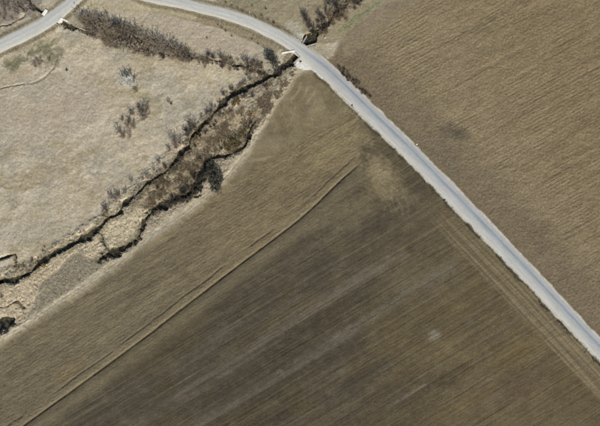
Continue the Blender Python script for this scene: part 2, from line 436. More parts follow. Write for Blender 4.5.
mix(blob(535, 235, 50, 22, 45, 1, .6), C(106, 92, 70), .4)
# smoother headland in the field's northern corner
zt = zone([(340, 40), (362, 20), (400, -12), (450, -50), (460, -30), (410, 10), (372, 40), (346, 62)], 8)
mix(zt, C(130, 116, 90), .85)
mix(zone([(348, 36), (372, 16), (392, -4), (400, -4), (380, 18), (354, 40)], 3), C(138, 119, 100), .5)
mix(blob(324, 49, 11, 6, -5, 2, .6), C(158, 147, 120), .9)
mix(zone([(334, 66), (342, 70), (360, 90), (372, 104), (368, 108), (350, 92)], 3), C(106, 90, 72), .85)
north = RGB
mul(.9 + .2 * vn(PX / 1.6, PY / 1.6, 99))
RGB = RGBm
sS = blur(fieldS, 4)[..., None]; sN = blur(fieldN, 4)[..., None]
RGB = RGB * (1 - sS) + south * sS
RGB = RGB * (1 - sN) + north * sN
gs = dist(spline([(340, 30), (346, 26.5), (357, 18), (362, 14.5), (372, 7), (388, -4)], 2), 12)[0]
mix(sstep(2.6, .8, gs + 2.2 * NW2 + 2 * NL) * sstep(.3, .5, vn(PX / 11, PY / 11, 163)), C(110, 118, 70), .7)
# ---- road verges
isb = (PX > 300) & (PY > 40)
ragv = 2.2 * NW2 + 1.8 * NW1 + 1.2 * NF
vg = sstep(2.7, .9, rin + 2.4 * NW1 + .9 * NW2)
weed = sstep(5.2, 3.2, rin + ragv) * isb
mix(weed * sstep(.3, .6, vn(PX / 5, PY / 5, 157)), C(106, 95, 72), .5)
mix(sstep(4.5, 2.8, rin + ragv) * (~isb), C(134, 122, 92), .7)
mix(vg * isb, C(188, 181, 165), .92)
mix(vg * (~isb), C(156, 146, 120), .8)
mix(zone([(291, 64), (296, 54), (326, 78), (320, 79), (313, 70.5), (303, 70)], 1, .25), C(210, 204, 190), .97)
mix(zone([(290, 36), (300, 32), (306, 36), (302, 45), (292, 42)], 2, .5), C(172, 166, 148), .9)
mix(zone([(306, 47), (322, 43), (336, 48), (334, 56), (322, 56), (314, 54)], 3, .6), C(164, 152, 124), .8)
# channel sides: damp earth low down
for k, (pts, dep, wat) in CH.items():
    d, _, w, _ = cD[k]
    e = d - w + 1.0 * NW2 + .8 * NF
    mix(sstep(.6, -.4, e), C(84, 76, 52) if wat else C(110, 96, 72), .85 if dep > 1 else .6)
mul(.93 + .14 * vn(PX / 4.2, PY / 4.2, 111) )
lum = RGB @ np.array([.3, .6, .1], np.float32)
satm = (.84 + .07 * np.maximum(fS, fieldN))[..., None]
RGB = lum[..., None] + (RGB - lum[..., None]) * satm
RGB = np.clip(RGB * np.array([.985, 1.0, 1.0], np.float32), .004, .9)

# ------------------------------------------------------------------ land height (metres)
Z = .5 * NW3 + .22 * NW1
wet = zone([(276, 70), (292, 66), (300, 72), (262, 128), (226, 174), (160, 224), (60, 298), (-60, 385), (-60, 285), (30, 262), (100, 214), (180, 140), (240, 86)], 8)
lump = 1 - np.abs(2 * vn(PX / 3.0, PY / 3.0, 121) - 1)
lump2 = 1 - np.abs(2 * vn(PX / 1.7, PY / 1.7, 125) - 1)
rough = (1 - fS) * (1 - fieldN)
Z = Z + rough * (.13 * NF2 + .12 * NF + .16 * NW2) + rough * wet * (.42 * lump + .20 * lump2) * (1 - .6 * zone([(74, 252), (108, 262), (36, 318), (26, 320), (40, 284)], 4))
rowB = np.sin(2 * math.pi * (V + .8 * NW1 + 2 * NW3) / 2.9)
clod = vn(PX / 1.25, PY / 1.25, 131) - .5
clod2 = vn(PX / 2.2, PY / 2.2, 133) - .5
zBf = zB * (1 - zC) * fS
Z = Z + zBf * (.012 * rowB + .05 * (TL3 - .5) + .10 * (fbm(U / 3, V, 1.7, 135, 2) - .5) + .15 * clod + .03 * clod2)
Z = Z + zBf * .04 * (sstep(.55, .8, fbm(U / 14, V, 5, 137, 2)) - .5)
Z = Z - np.exp(-(sgd / .9) ** 2) * dm_ * fS * .42 + np.exp(-((sgd - 2) / 1.3) ** 2) * dm_ * fS * .03
Z = Z - np.exp(-((sgd - 8.5 - 3 * NW3) / .8) ** 2) * dm_ * fS * .25 * sstep(.3, .5, vn(dA / 30, dA * 0, 5))
zCf = zC * fS
Z = Z + zCf * (.05 * (fbm(U / 8, V, 2.1, 139, 2) - .5) + .09 * clod + .03 * clod2 + .07 * (TL1 - .5))
Z = Z + hd * fS * .10 * (rown - .5)
zN = fieldN.astype(np.float32)
hnm = np.clip(hn, 0, 1)
Z = Z + zN * (.19 * clod + .04 * clod2) * (1 - .6 * zt)
rowN = np.sin(2 * math.pi * (V + 2.4 * NW3) / 8.6)
Z = Z + zN * (1 - hnm) * (1 - zt) * (.015 * rowN + .09 * (TL3 - .5))
# road bank
ROADZ = .30
up = sstep(8.0, .8, rin + 1.2 * NW2)
Z = Z * (1 - up) + (ROADZ - .10) * up
Z = np.where(rin < .6, ROADZ - .12 + 0 * Z, Z)
# channels
for k, (pts, dep, wat) in CH.items():
    d, _, w, _ = cD[k]
    calm = sstep(0, 9, rin) if k in ('main', 'side') else 1.0
    e = d + (1.6 * NW2 + 1.2 * NF + 4.2 * NL + 4.0 * NL2) * np.minimum(1.15, .22 + w * .4) * calm * (1.35 if k == 'old' else 1.0)
    prof = sstep(w * 1.25 + 1.1, w * .62 - .2, e)
    Z = np.where(prof > 0, np.minimum(Z, Z * (1 - prof) - dep * prof), Z)
Z = Z.astype(np.float32)

def zat(px, py):
    i = min(NX - 2, max(0, int(np.searchsorted(gx, px)) - 1)); j = min(NY - 2, max(0, int(np.searchsorted(gy, py)) - 1))
    tx = (px - gx[i]) / (gx[i + 1] - gx[i]); ty = (py - gy[j]) / (gy[j + 1] - gy[j])
    return float((Z[i, j] * (1 - tx) + Z[i + 1, j] * tx) * (1 - ty) + (Z[i, j + 1] * (1 - tx) + Z[i + 1, j + 1] * tx) * ty)

# ------------------------------------------------------------------ materials
def new_mat(name):
    m = bpy.data.materials.new(name); m.use_nodes = True
    n = m.node_tree.nodes; l = m.node_tree.links
    return m, n, l, n['Principled BSDF']

def land_mat(name, fine=.16, contrast=.4, bump=.6, rough=.95, scale=1.0, streak=0, sfreq=1.6, ang=31, rows=.08, rowp=1.1):
    m, n, l, b = new_mat(name)
    at = n.new('ShaderNodeAttribute'); at.attribute_name = 'tint'
    tc = n.new('ShaderNodeTexCoord')
    n1 = n.new('ShaderNodeTexNoise'); n1.inputs['Scale'].default_value = 1 / fine; n1.inputs['Detail'].default_value = 4
    n1.inputs['Roughness'].default_value = .7
    l.new(tc.outputs['Object'], n1.inputs['Vector'])
    n2 = n.new('ShaderNodeTexNoise'); n2.inputs['Scale'].default_value = 1.3 * scale; n2.inputs['Detail'].default_value = 5
    l.new(tc.outputs['Object'], n2.inputs['Vector'])
    mr = n.new('ShaderNodeMapRange'); mr.inputs[1].default_value = .25; mr.inputs[2].default_value = .75
    mr.inputs[3].default_value = 1 - contrast; mr.inputs[4].default_value = 1 + contrast
    l.new(n1.outputs['Fac'], mr.inputs[0])
    mr2 = n.new('ShaderNodeMapRange'); mr2.inputs[1].default_value = .3; mr2.inputs[2].default_value = .7
    mr2.inputs[3].default_value = .86; mr2.inputs[4].default_value = 1.14
    l.new(n2.outputs['Fac'], mr2.inputs[0])
    mu = n.new('ShaderNodeMath'); mu.operation = 'MULTIPLY'
    l.new(mr.outputs[0], mu.inputs[0]); l.new(mr2.outputs[0], mu.inputs[1])
    hgt = n1.outputs['Fac']
    if streak:
        vr = n.new('ShaderNodeVectorRotate'); vr.rotation_type = 'Z_AXIS'; vr.inputs['Angle'].default_value = -R(ang)
        l.new(tc.outputs['Object'], vr.inputs['Vector'])
        ms = n.new('ShaderNodeMapping'); ms.inputs['Scale'].default_value = (.09 * sfreq, sfreq, .5); l.new(vr.outputs[0], ms.inputs[0])
        n3 = n.new('ShaderNodeTexNoise'); n3.inputs['Scale'].default_value = 1.0; n3.inputs['Detail'].default_value = 3; n3.inputs['Distortion'].default_value = .25; l.new(ms.outputs[0], n3.inputs['Vector'])
        s3 = n.new('ShaderNodeMath'); s3.operation = 'SUBTRACT'; s3.inputs[1].default_value = .5; l.new(n3.outputs['Fac'], s3.inputs[0])
        am = n.new('ShaderNodeMath'); am.operation = 'MAXIMUM'; am.inputs[1].default_value = .2; l.new(at.outputs['Alpha'], am.inputs[0])
        sm = n.new('ShaderNodeMath'); sm.operation = 'MULTIPLY'; l.new(s3.outputs[0], sm.inputs[0]); l.new(am.outputs[0], sm.inputs[1])
        m4 = n.new('ShaderNodeMath'); m4.operation = 'MULTIPLY_ADD'; m4.inputs[1].default_value = 5.5 * streak; m4.inputs[2].default_value = 1.0; l.new(sm.outputs[0], m4.inputs[0])
        mu4 = n.new('ShaderNodeMath'); mu4.operation = 'MULTIPLY'; l.new(mu.outputs[0], mu4.inputs[0]); l.new(m4.outputs[0], mu4.inputs[1]); mu = mu4
        wv = n.new('ShaderNodeTexWave'); wv.wave_type = 'BANDS'; wv.bands_direction = 'Y'; wv.inputs['Scale'].default_value = .314 / rowp
        wv.inputs['Distortion'].default_value = 4.0; wv.inputs['Detail'].default_value = 2.5; wv.inputs['Detail Scale'].default_value = .35
        ml = n.new('ShaderNodeMapping'); ml.inputs['Scale'].default_value = (.25, 1, 1); l.new(vr.outputs[0], ml.inputs[0]); l.new(ml.outputs[0], wv.inputs['Vector'])
        wm = n.new('ShaderNodeMath'); wm.operation = 'MULTIPLY'; ws = n.new('ShaderNodeMath'); ws.operation = 'SUBTRACT'; ws.inputs[1].default_value = .5
        l.new(wv.outputs['Fac'], ws.inputs[0]); l.new(ws.outputs[0], wm.inputs[0]); l.new(at.outputs['Alpha'], wm.inputs[1])
        m5 = n.new('ShaderNodeMath'); m5.operation = 'MULTIPLY_ADD'; m5.inputs[1].default_value = 2 * rows; m5.inputs[2].default_value = 1.0; l.new(wm.outputs[0], m5.inputs[0])
        mu5 = n.new('ShaderNodeMath'); mu5.operation = 'MULTIPLY'; l.new(mu.outputs[0], mu5.inputs[0]); l.new(m5.outputs[0], mu5.inputs[1]); mu = mu5
        ad = n.new('ShaderNodeMath'); ad.operation = 'MULTIPLY_ADD'; ad.inputs[1].default_value = 1.6; l.new(sm.outputs[0], ad.inputs[0]); l.new(n1.outputs['Fac'], ad.inputs[2]); ad2 = n.new('ShaderNodeMath'); ad2.operation = 'MULTIPLY_ADD'; ad2.inputs[1].default_value = rows * 7; l.new(wm.outputs[0], ad2.inputs[0]); l.new(ad.outputs[0], ad2.inputs[2]); hgt = ad2.outputs[0]
    sc = n.new('ShaderNodeVectorMath'); sc.operation = 'SCALE'
    l.new(at.outputs['Color'], sc.inputs[0]); l.new(mu.outputs[0], sc.inputs['Scale'])
    l.new(sc.outputs[0], b.inputs['Base Color'])
    b.inputs['Roughness'].default_value = rough
    b.inputs['Specular IOR Level'].default_value = .12
    bp = n.new('ShaderNodeBump'); bp.inputs['Strength'].default_value = bump; bp.inputs['Distance'].default_value = .12
    l.new(hgt, bp.inputs['Height']); l.new(bp.outputs[0], b.inputs['Normal'])
    return m

m_meadow = land_mat('dry_grass_ground', .34, .32, .6)
m_soilS = land_mat('harrowed_soil', .29, .42, .8, streak=.055, sfreq=3.0, ang=33, rows=.035, rowp=1.15)
m_soilN = land_mat('cloddy_soil', .29, .5, 1.0, streak=.10, sfreq=2.6, ang=28.5, rows=.05, rowp=1.35)
m_trackm = land_mat('worn_track', .25, .25, .5)
m_gravel = land_mat('gravel_verge', .18, .25, .5)

def plain_mat(name, c, var=.3, rough=.9, rnd=.25, scale=6.0, spec=.2):
    m, n, l, b = new_mat(name)
    tc = n.new('ShaderNodeTexCoord'); nz = n.new('ShaderNodeTexNoise'); nz.inputs['Scale'].default_value = scale; nz.inputs['Detail'].default_value = 4
    l.new(tc.outputs['Object'], nz.inputs['Vector'])
    oi = n.new('ShaderNodeObjectInfo')
    mr = n.new('ShaderNodeMapRange'); mr.inputs[1].default_value = .25; mr.inputs[2].default_value = .75; mr.inputs[3].default_value = 1 - var; mr.inputs[4].default_value = 1 + var
    l.new(nz.outputs['Fac'], mr.inputs[0])
    mo = n.new('ShaderNodeMapRange'); mo.inputs[3].default_value = 1 - rnd; mo.inputs[4].default_value = 1 + rnd
    l.new(oi.outputs['Random'], mo.inputs[0])
    mu = n.new('ShaderNodeMath'); mu.operation = 'MULTIPLY'; l.new(mr.outputs[0], mu.inputs[0]); l.new(mo.outputs[0], mu.inputs[1])
    rgb = n.new('ShaderNodeRGB'); rgb.outputs[0].default_value = (*[float(v) for v in lin(c)], 1)
    sc = n.new('ShaderNodeVectorMath'); sc.operation = 'SCALE'; l.new(rgb.outputs[0], sc.inputs[0]); l.new(mu.outputs[0], sc.inputs['Scale'])
    l.new(sc.outputs[0], b.inputs['Base Color']); b.inputs['Roughness'].default_value = rough; b.inputs['Specular IOR Level'].default_value = spec
    return m

def tuft_mat():
    m, n, l, b = new_mat('dry_blades')
    at = n.new('ShaderNodeAttribute'); at.attribute_name = 'tint'
    tc = n.new('ShaderNodeTexCoord'); nz = n.new('ShaderNodeTexNoise'); nz.inputs['Scale'].default_value = 3
    l.new(tc.outputs['Object'], nz.inputs['Vector'])
    mr = n.new('ShaderNodeMapRange'); mr.inputs[1].default_value = .3; mr.inputs[2].default_value = .7; mr.inputs[3].default_value = .75; mr.inputs[4].default_value = 1.25
    l.new(nz.outputs['Fac'], mr.inputs[0])
    sc = n.new('ShaderNodeVectorMath'); sc.operation = 'SCALE'; l.new(at.outputs['Color'], sc.inputs[0]); l.new(mr.outputs[0], sc.inputs['Scale'])
    l.new(sc.outputs[0], b.inputs['Base Color']); b.inputs['Roughness'].default_value = .9; b.inputs['Specular IOR Level'].default_value = .1
    return m

# ------------------------------------------------------------------ helpers: objects
def link(name, me, mat=None, parent=None, kind=None):
    o = bpy.data.objects.new(name, me); COL.objects.link(o)
    if mat and me and not me.materials: me.materials.append(mat)
    if parent: o.parent = parent
    if kind: o['kind'] = kind
    return o

def tag(o, label, cat, group=None):
    o['label'] = label; o['category'] = cat
    if group: o['group'] = group
    return o

def mesh_np(name, co, faces, tint=None, smooth=False, alpha=None):
    """co (n,3); faces (m,k) all with the same k"""
    me = bpy.data.meshes.new(name); k = faces.shape[1]
    me.vertices.add(len(co)); me.vertices.foreach_set('co', np.ascontiguousarray(co, np.float32).ravel())
    me.loops.add(faces.size); me.loops.foreach_set('vertex_index', np.ascontiguousarray(faces, np.int32).ravel())
    me.polygons.add(len(faces))
    me.polygons.foreach_set('loop_start', np.arange(0, faces.size, k, dtype=np.int32))
    me.polygons.foreach_set('use_smooth', np.full(len(faces), smooth, dtype=bool))
    if tint is not None:
        a = me.attributes.new('tint', 'FLOAT_COLOR', 'POINT')
        a.data.foreach_set('color', np.hstack([tint, np.ones((len(tint), 1), np.float32) if alpha is None else alpha[:, None]]).astype(np.float32).ravel())
    me.update(calc_edges=True)
    return me

# ------------------------------------------------------------------ the setting: land
WX = (PX - 300) * M; WY = (213 - PY) * M
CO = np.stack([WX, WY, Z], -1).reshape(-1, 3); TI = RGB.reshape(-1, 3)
idx = np.arange(NX * NY).reshape(NX, NY)
q = np.stack([idx[:-1, :-1], idx[:-1, 1:], idx[1:, 1:], idx[1:, :-1]], -1).reshape(-1, 4)
RM = ((zBf * .9 + zCf * .6 * (1 - .9 * hd) * (1 - .8 * lp) + zN * (1 - .9 * hnm) * (1 - .8 * zt)) * (.15 + .85 * sstep(.32, .62, fbm(PX, PY, 24, 191)))).astype(np.float32).ravel()
cls = np.zeros((NX, NY), np.int8)
cls[fieldS] = 1; cls[fieldN] = 2
cls[(tin > -.2) & (tin < 8.0)] = 3
cls[rin < 2.0] = 4
for k in ('main', 'side', 'old', 'pool'):
    d, _, w, _ = cD[k]; cls[(d < w * 1.2 + 1.4) & (rin > 2.0)] = 5
fc = cls[:-1, :-1].ravel()
for ci, (nm, mt) in enumerate([('meadow', m_meadow), ('harrowed_field', m_soilS), ('ploughed_field', m_soilN), ('dirt_track', m_trackm), ('road_verge', m_gravel), ('stream_bank', m_meadow)]):
    f = q[fc == ci]
    used = np.zeros(NX * NY, bool); used[f.ravel()] = True
    remap = np.cumsum(used) - 1
    link(nm, mesh_np(nm, CO[used], remap[f], TI[used], True, RM[used]), mt, kind='structure')

# ------------------------------------------------------------------ road
def road_mat():
    m, n, l, b = new_mat('worn_asphalt')
    uv = n.new('ShaderNodeAttribute'); uv.attribute_name = 'lane'          # x along (m), y across -1..1, z main-road factor
    sp = n.new('ShaderNodeSeparateXYZ'); l.new(uv.outputs['Vector'], sp.inputs[0])
    tc = n.new('ShaderNodeTexCoord')
    # slow drift of the wheel bands
    mp = n.new('ShaderNodeMapping'); mp.inputs['Scale'].default_value = (.05, 1.0, .0)
    cx = n.new('ShaderNodeCombineXYZ'); l.new(sp.outputs[0], cx.inputs[0]); l.new(sp.outputs[1], cx.inputs[1])
    l.new(cx.outputs[0], mp.inputs[0])
    nz = n.new('ShaderNodeTexNoise'); nz.inputs['Scale'].default_value = 2.2; nz.inputs['Detail'].default_value = 5; l.new(mp.outputs[0], nz.inputs['Vector'])
    dr = n.new('ShaderNodeMath'); dr.operation = 'MULTIPLY_ADD'; dr.inputs[1].default_value = .14; l.new(nz.outputs['Fac'], dr.inputs[0]); l.new(sp.outputs[1], dr.inputs[2])
    mr = n.new('ShaderNodeMapRange'); mr.inputs[1].default_value = -.93; mr.inputs[2].default_value = 1.07; l.new(dr.outputs[0], mr.inputs[0])
    def ramp(stops):
        r = n.new('ShaderNodeValToRGB'); el = r.color_ramp.elements
        while len(el) < len(stops): el.new(.5)
        for e, (p, c) in zip(el, stops):
            e.position = p; e.color = (*[float(v) for v in lin(c)], 1)
        l.new(mr.outputs[0], r.inputs[0]); return r
    # across: 0 = left of travel (north-east), 1 = right (south-west)
    main = ramp([(0, (172, 169, 160)), (.08, (172, 171, 166)), (.17, (148, 150, 151)), (.20, (178, 178, 175)), (.24, (142, 147, 149)), (.36, (138, 144, 147)), (.46, (156, 160, 158)), (.62, (171, 170, 164)), (.85, (180, 178, 170)), (1, (186, 182, 170))])
    upper = ramp([(0, (180, 177, 168)), (.2, (184, 182, 174)), (.35, (176, 175, 169)), (.5, (186, 184, 176)), (.7, (180, 179, 171)), (.85, (190, 187, 174)), (1, (194, 188, 168))])
    mx = n.new('ShaderNodeMix'); mx.data_type = 'RGBA'; l.new(sp.outputs[2], mx.inputs[0]); l.new(upper.outputs[0], mx.inputs[6]); l.new(main.outputs[0], mx.inputs[7])
    n2 = n.new('ShaderNodeTexNoise'); n2.inputs['Scale'].default_value = 1.6; n2.inputs['Detail'].default_value = 6; n2.inputs['Roughness'].default_value = .65; l.new(tc.outputs['Object'], n2.inputs['Vector'])
    m2 = n.new('ShaderNodeMapRange'); m2.inputs[1].default_value = .25; m2.inputs[2].default_value = .75; m2.inputs[3].default_value = .88; m2.inputs[4].default_value = 1.1; l.new(n2.outputs['Fac'], m2.inputs[0])
    m3 = n.new('ShaderNodeMapRange'); m3.inputs[1].default_value = .3; m3.inputs[2].default_value = .7; m3.inputs[3].default_value = .9; m3.inputs[4].default_value = 1.08; l.new(nz.outputs['Fac'], m3.inputs[0])
    mu = n.new('ShaderNodeMath'); mu.operation = 'MULTIPLY'; l.new(m2.outputs[0], mu.inputs[0]); l.new(m3.outputs[0], mu.inputs[1])
    sc = n.new('ShaderNodeVectorMath'); sc.operation = 'SCALE'; l.new(mx.outputs[2], sc.inputs[0]); l.new(mu.outputs[0], sc.inputs['Scale'])
    l.new(sc.outputs[0], b.inputs['Base Color']); b.inputs['Roughness'].default_value = .85; b.inputs['Specular IOR Level'].default_value = .25
    return m

def road_strip():
    p = spline(ROAD, 1.2); n = len(p); K = 13
    tang = np.gradient(p[:, :2], axis=0); tang /= np.linalg.norm(tang, axis=1)[:, None]
    nor = np.stack([-tang[:, 1], tang[:, 0]], 1)                      # right of travel (y down)
    L = np.concatenate([[0], np.cumsum(np.hypot(*np.diff(p[:, :2], axis=0).T))]) * M
    rs = np.random.RandomState(5)
    rag = np.zeros((n, 2))
    for s_ in range(2):
        r_ = rs.rand(n) - .5; rag[:, s_] = np.convolve(r_, np.ones(4) / 4, 'same') * 1.0 + np.convolve(r_, np.ones(14) / 14, 'same') * 1.4
    co = []; lane = []
    for k in range(K):
        c = -1 + 2 * k / (K - 1)
        off = c * p[:, 2]
        if k == 0: off = off + rag[:, 0]
        if k == K - 1: off = off + rag[:, 1]
        x = (p[:, 0] + nor[:, 0] * off - 300) * M; y = (213 - p[:, 1] - nor[:, 1] * off) * M
        z = ROADZ + .06 * (1 - c * c) + np.zeros(n) - (.03 if abs(c) == 1 else 0)
        co.append(np.stack([x, y, z], 1)); lane.append(np.stack([L, np.full(n, c), sstep(285, 325, p[:, 0])], 1))
    co = np.stack(co, 1).reshape(-1, 3); lane = np.stack(lane, 1).reshape(-1, 3)
    ii = np.arange(n * K).reshape(n, K)
    f = np.stack([ii[:-1, :-1], ii[:-1, 1:], ii[1:, 1:], ii[1:, :-1]], -1).reshape(-1, 4)[:, ::-1]
    me = mesh_np('road', co, f, None, True)
    a = me.attributes.new('lane', 'FLOAT_VECTOR', 'POINT'); a.data.foreach_set('vector', lane.astype(np.float32).ravel())
    return link('road', me, road_mat(), kind='structure')
road_strip()

# ------------------------------------------------------------------ water
def water_mat():
    m, n, l, b = new_mat('dark_stream_water')
    tc = n.new('ShaderNodeTexCoord'); nz = n.new('ShaderNodeTexNoise'); nz.inputs['Scale'].default_value = .9; nz.inputs['Detail'].default_value = 4
    l.new(tc.outputs['Object'], nz.inputs['Vector'])
    r = n.new('ShaderNodeValToRGB'); r.color_ramp.elements[0].position = .38; r.color_ramp.elements[1].position = .7
    r.color_ramp.elements[0].color = (.022, .021, .014, 1); r.color_ramp.elements[1].color = (.095, .082, .047, 1)
    l.new(nz.outputs['Fac'], r.inputs[0]); l.new(r.outputs[0], b.inputs['Base Color'])
    b.inputs['Roughness'].default_value = .08; b.inputs['IOR'].default_value = 1.33
    n2 = n.new('ShaderNodeTexNoise'); n2.inputs['Scale'].default_value = 3; l.new(tc.outputs['Object'], n2.inputs['Vector'])
    bp = n.new('ShaderNodeBump'); bp.inputs['Strength'].default_value = .15; bp.inputs['Distance'].default_value = .03
    l.new(n2.outputs['Fac'], bp.inputs['Height']); l.new(bp.outputs[0], b.inputs['Normal'])
    return m
m_water = water_mat()
for wi, k in enumerate(['main', 'side', 'old', 'gully', 'square', 'pool']):
    p = cen[k]; p = p[(np.abs(p[:, 0]) < 900) & (np.abs(p[:, 1]) < 900)]
    tg = np.gradient(p[:, :2], axis=0); tg /= np.linalg.norm(tg, axis=1)[:, None] + 1e-9
    nr = np.stack([-tg[:, 1], tg[:, 0]], 1); hw = (p[:, 2] * 1.3 + 3.0)[:, None]
    a = p[:, :2] + nr * hw; b_ = p[:, :2] - nr * hw
    zz = -CH[k][2] - .004 * wi
    co = np.zeros((len(p), 2, 3)); co[:, 0, :2] = a; co[:, 1, :2] = b_
    co = co.reshape(-1, 3); co[:, 0] = (co[:, 0] - 300) * M; co[:, 1] = (213 - co[:, 1]) * M; co[:, 2] = zz
    ii = np.arange(len(p) * 2).reshape(-1, 2)
    f = np.stack([ii[:-1, 0], ii[:-1, 1], ii[1:, 1], ii[1:, 0]], -1)
    nm = {'main': 'stream_water', 'side': 'ditch_water', 'old': 'backwater', 'gully': 'gully_water', 'square': 'drain_water', 'pool': 'pond_water'}[k]
    link(nm, mesh_np(nm, co, f), m_water, kind='structure')

# ------------------------------------------------------------------ culvert bridges
m_conc = plain_mat('weathered_concrete', (150, 146, 136), .22, .9, .1, 1.5)
m_white = plain_mat('whitewashed_concrete', (214, 211, 202), .22, .88, .05, 2.2)
m_rust = plain_mat('reddish_concrete', (160, 147, 136), .2, .9, .05, 1.2)

def wall_mesh(name, a, b, th, z0, z1, z1b=None, cap=.0):
    """bevelled upright slab from survey point a to b; its top may slope to z1b at b"""
    ax, ay = W(*a); bx, by = W(*b)
    d = Vector((bx - ax, by - ay, 0)); L = d.length; d.normalize(); n = Vector((-d.y, d.x, 0)) * (th / 2)
    z1b = z1 if z1b is None else z1b
    bm = bmesh.new()
    vs = []
    for (x, y, zt_) in ((ax, ay, z1), (bx, by, z1b)):
        for s_ in (-1, 1):
            for zz in (z0, zt_):
                vs.append(bm.verts.new((x + n.x * s_, y + n.y * s_, zz)))
    A = vs
    for f in ((0, 1, 3, 2), (4, 6, 7, 5), (0, 4, 5, 1), (2, 3, 7, 6), (1, 5, 7, 3), (0, 2, 6, 4)):
        bm.faces.new([A[i] for i in f])
    bmesh.ops.recalc_face_normals(bm, faces=bm.faces)
    bmesh.ops.bevel(bm, geom=[e for e in bm.edges], offset=.04, segments=1, affect='EDGES')
    me = bpy.data.meshes.new(name); bm.to_mesh(me); bm.free()
    return me

def bridge(label, base, walls, slab):
    x, y = W(*base)
    e = bpy.data.objects.new('culvert_bridge', None); COL.objects.link(e)
    e.location = (x, y, -1.9); tag(e, label, 'bridge')
    from mathutils import Matrix
    inv = Matrix.Translation((-x, -y, 1.9))
    for (nm, a, b, th, z0, z1, z1b, mt) in walls:
        me = wall_mesh(nm, a, b, th, z0, z1, z1b); me.transform(inv); link(nm, me, mt, e)
    bm = bmesh.new()
    top = [bm.verts.new((*W(*p), .15)) for p in slab]; bot = [bm.verts.new((*W(*p), -.25)) for p in slab]
    bm.faces.new(top); bm.faces.new(bot[::-1])
    for i in range(4): bm.faces.new((top[i], bot[i], bot[(i + 1) % 4], top[(i + 1) % 4]))
    bmesh.ops.recalc_face_normals(bm, faces=bm.faces)
    me = bpy.data.meshes.new('deck_slab'); bm.to_mesh(me); bm.free(); me.transform(inv); link('deck_slab', me, m_conc, e)
    return e

bridge('concrete culvert bridge with long white wing wall where the stream passes under the road', (300.5, 49.5), [
    ('headwall', (294.6, 51.6), (300.2, 57.6), .35, -.12, .52, None, m_conc),
    ('wing_wall', (295.2, 51.3), (281.6, 53.4), .62, -2.2, .62, .5, m_white),
    ('wing_wall', (300.0, 57.4), (293.8, 63.2), .5, -2.2, .5, .2, m_conc),
    ('headwall', (301.4, 42.8), (307.6, 47.6), .35, -.12, .5, None, m_conc),
    ('wing_wall', (301.9, 43.8), (306.8, 35.6), .34, -2.2, .4, .2, m_conc),
    ('wing_wall', (306.0, 46.9), (317, 43.2), .42, -2.2, .5, .2, m_rust),
    ('abutment', (295.6, 52.4), (302.2, 43.8), .4, -2.2, -.16, None, m_conc),
    ('abutment', (299.6, 57.0), (306.4, 47.4), .4, -2.2, -.16, None, m_conc)],
    [(294.9, 51.9), (299.8, 57.4), (307.0, 47.4), (301.8, 43.1)])
bridge('small culvert with white headwalls under the road beside the hedge', (53, 17.5), [
    ('headwall', (43.4, 15.6), (47.2, 10.2), .95, -1.9, .62, None, m_white),
    ('wing_wall', (43.0, 15.2), (39.6, 12.6), .35, -1.9, .3, 0, m_rust),
    ('headwall', (58.6, 23.4), (62.0, 18.2), .55, -1.9, .6, None, m_white),
    ('wing_wall', (61.6, 18.6), (67.4, 21.4), .5, -1.9, .58, .35, m_white)],
    [(45.4, 15.4), (58.2, 22.6), (61.0, 18.6), (48.2, 11.2)])

# ------------------------------------------------------------------ plants: leafless shrubs and small trees
def tube(V_, F_, pts, radii, sides):
    base = len(V_)
    for i, p in enumerate(pts):
        t = (pts[min(i + 1, len(pts) - 1)] - pts[max(i - 1, 0)]).normalized()
        u = t.orthogonal().normalized(); w = t.cross(u)
        for k in range(sides):
            a = 2 * math.pi * k / sides
            V_.append(p + (u * math.cos(a) + w * math.sin(a)) * radii[i])
    for i in range(len(pts) - 1):
        for k in range(sides):
            k2 = (k + 1) % sides
            F_.append((base + i * sides + k, base + i * sides + k2, base + (i + 1) * sides + k2, base + (i + 1) * sides + k))

def to_mesh(name, V_, F_, smooth=False):
    me = bpy.data.meshes.new(name); me.from_pydata([tuple(v) for v in V_], [], F_)
    if smooth: me.polygons.foreach_set('use_smooth', [True] * len(me.polygons))
    me.update(); return me

def rnd(): return random.uniform(-1, 1)

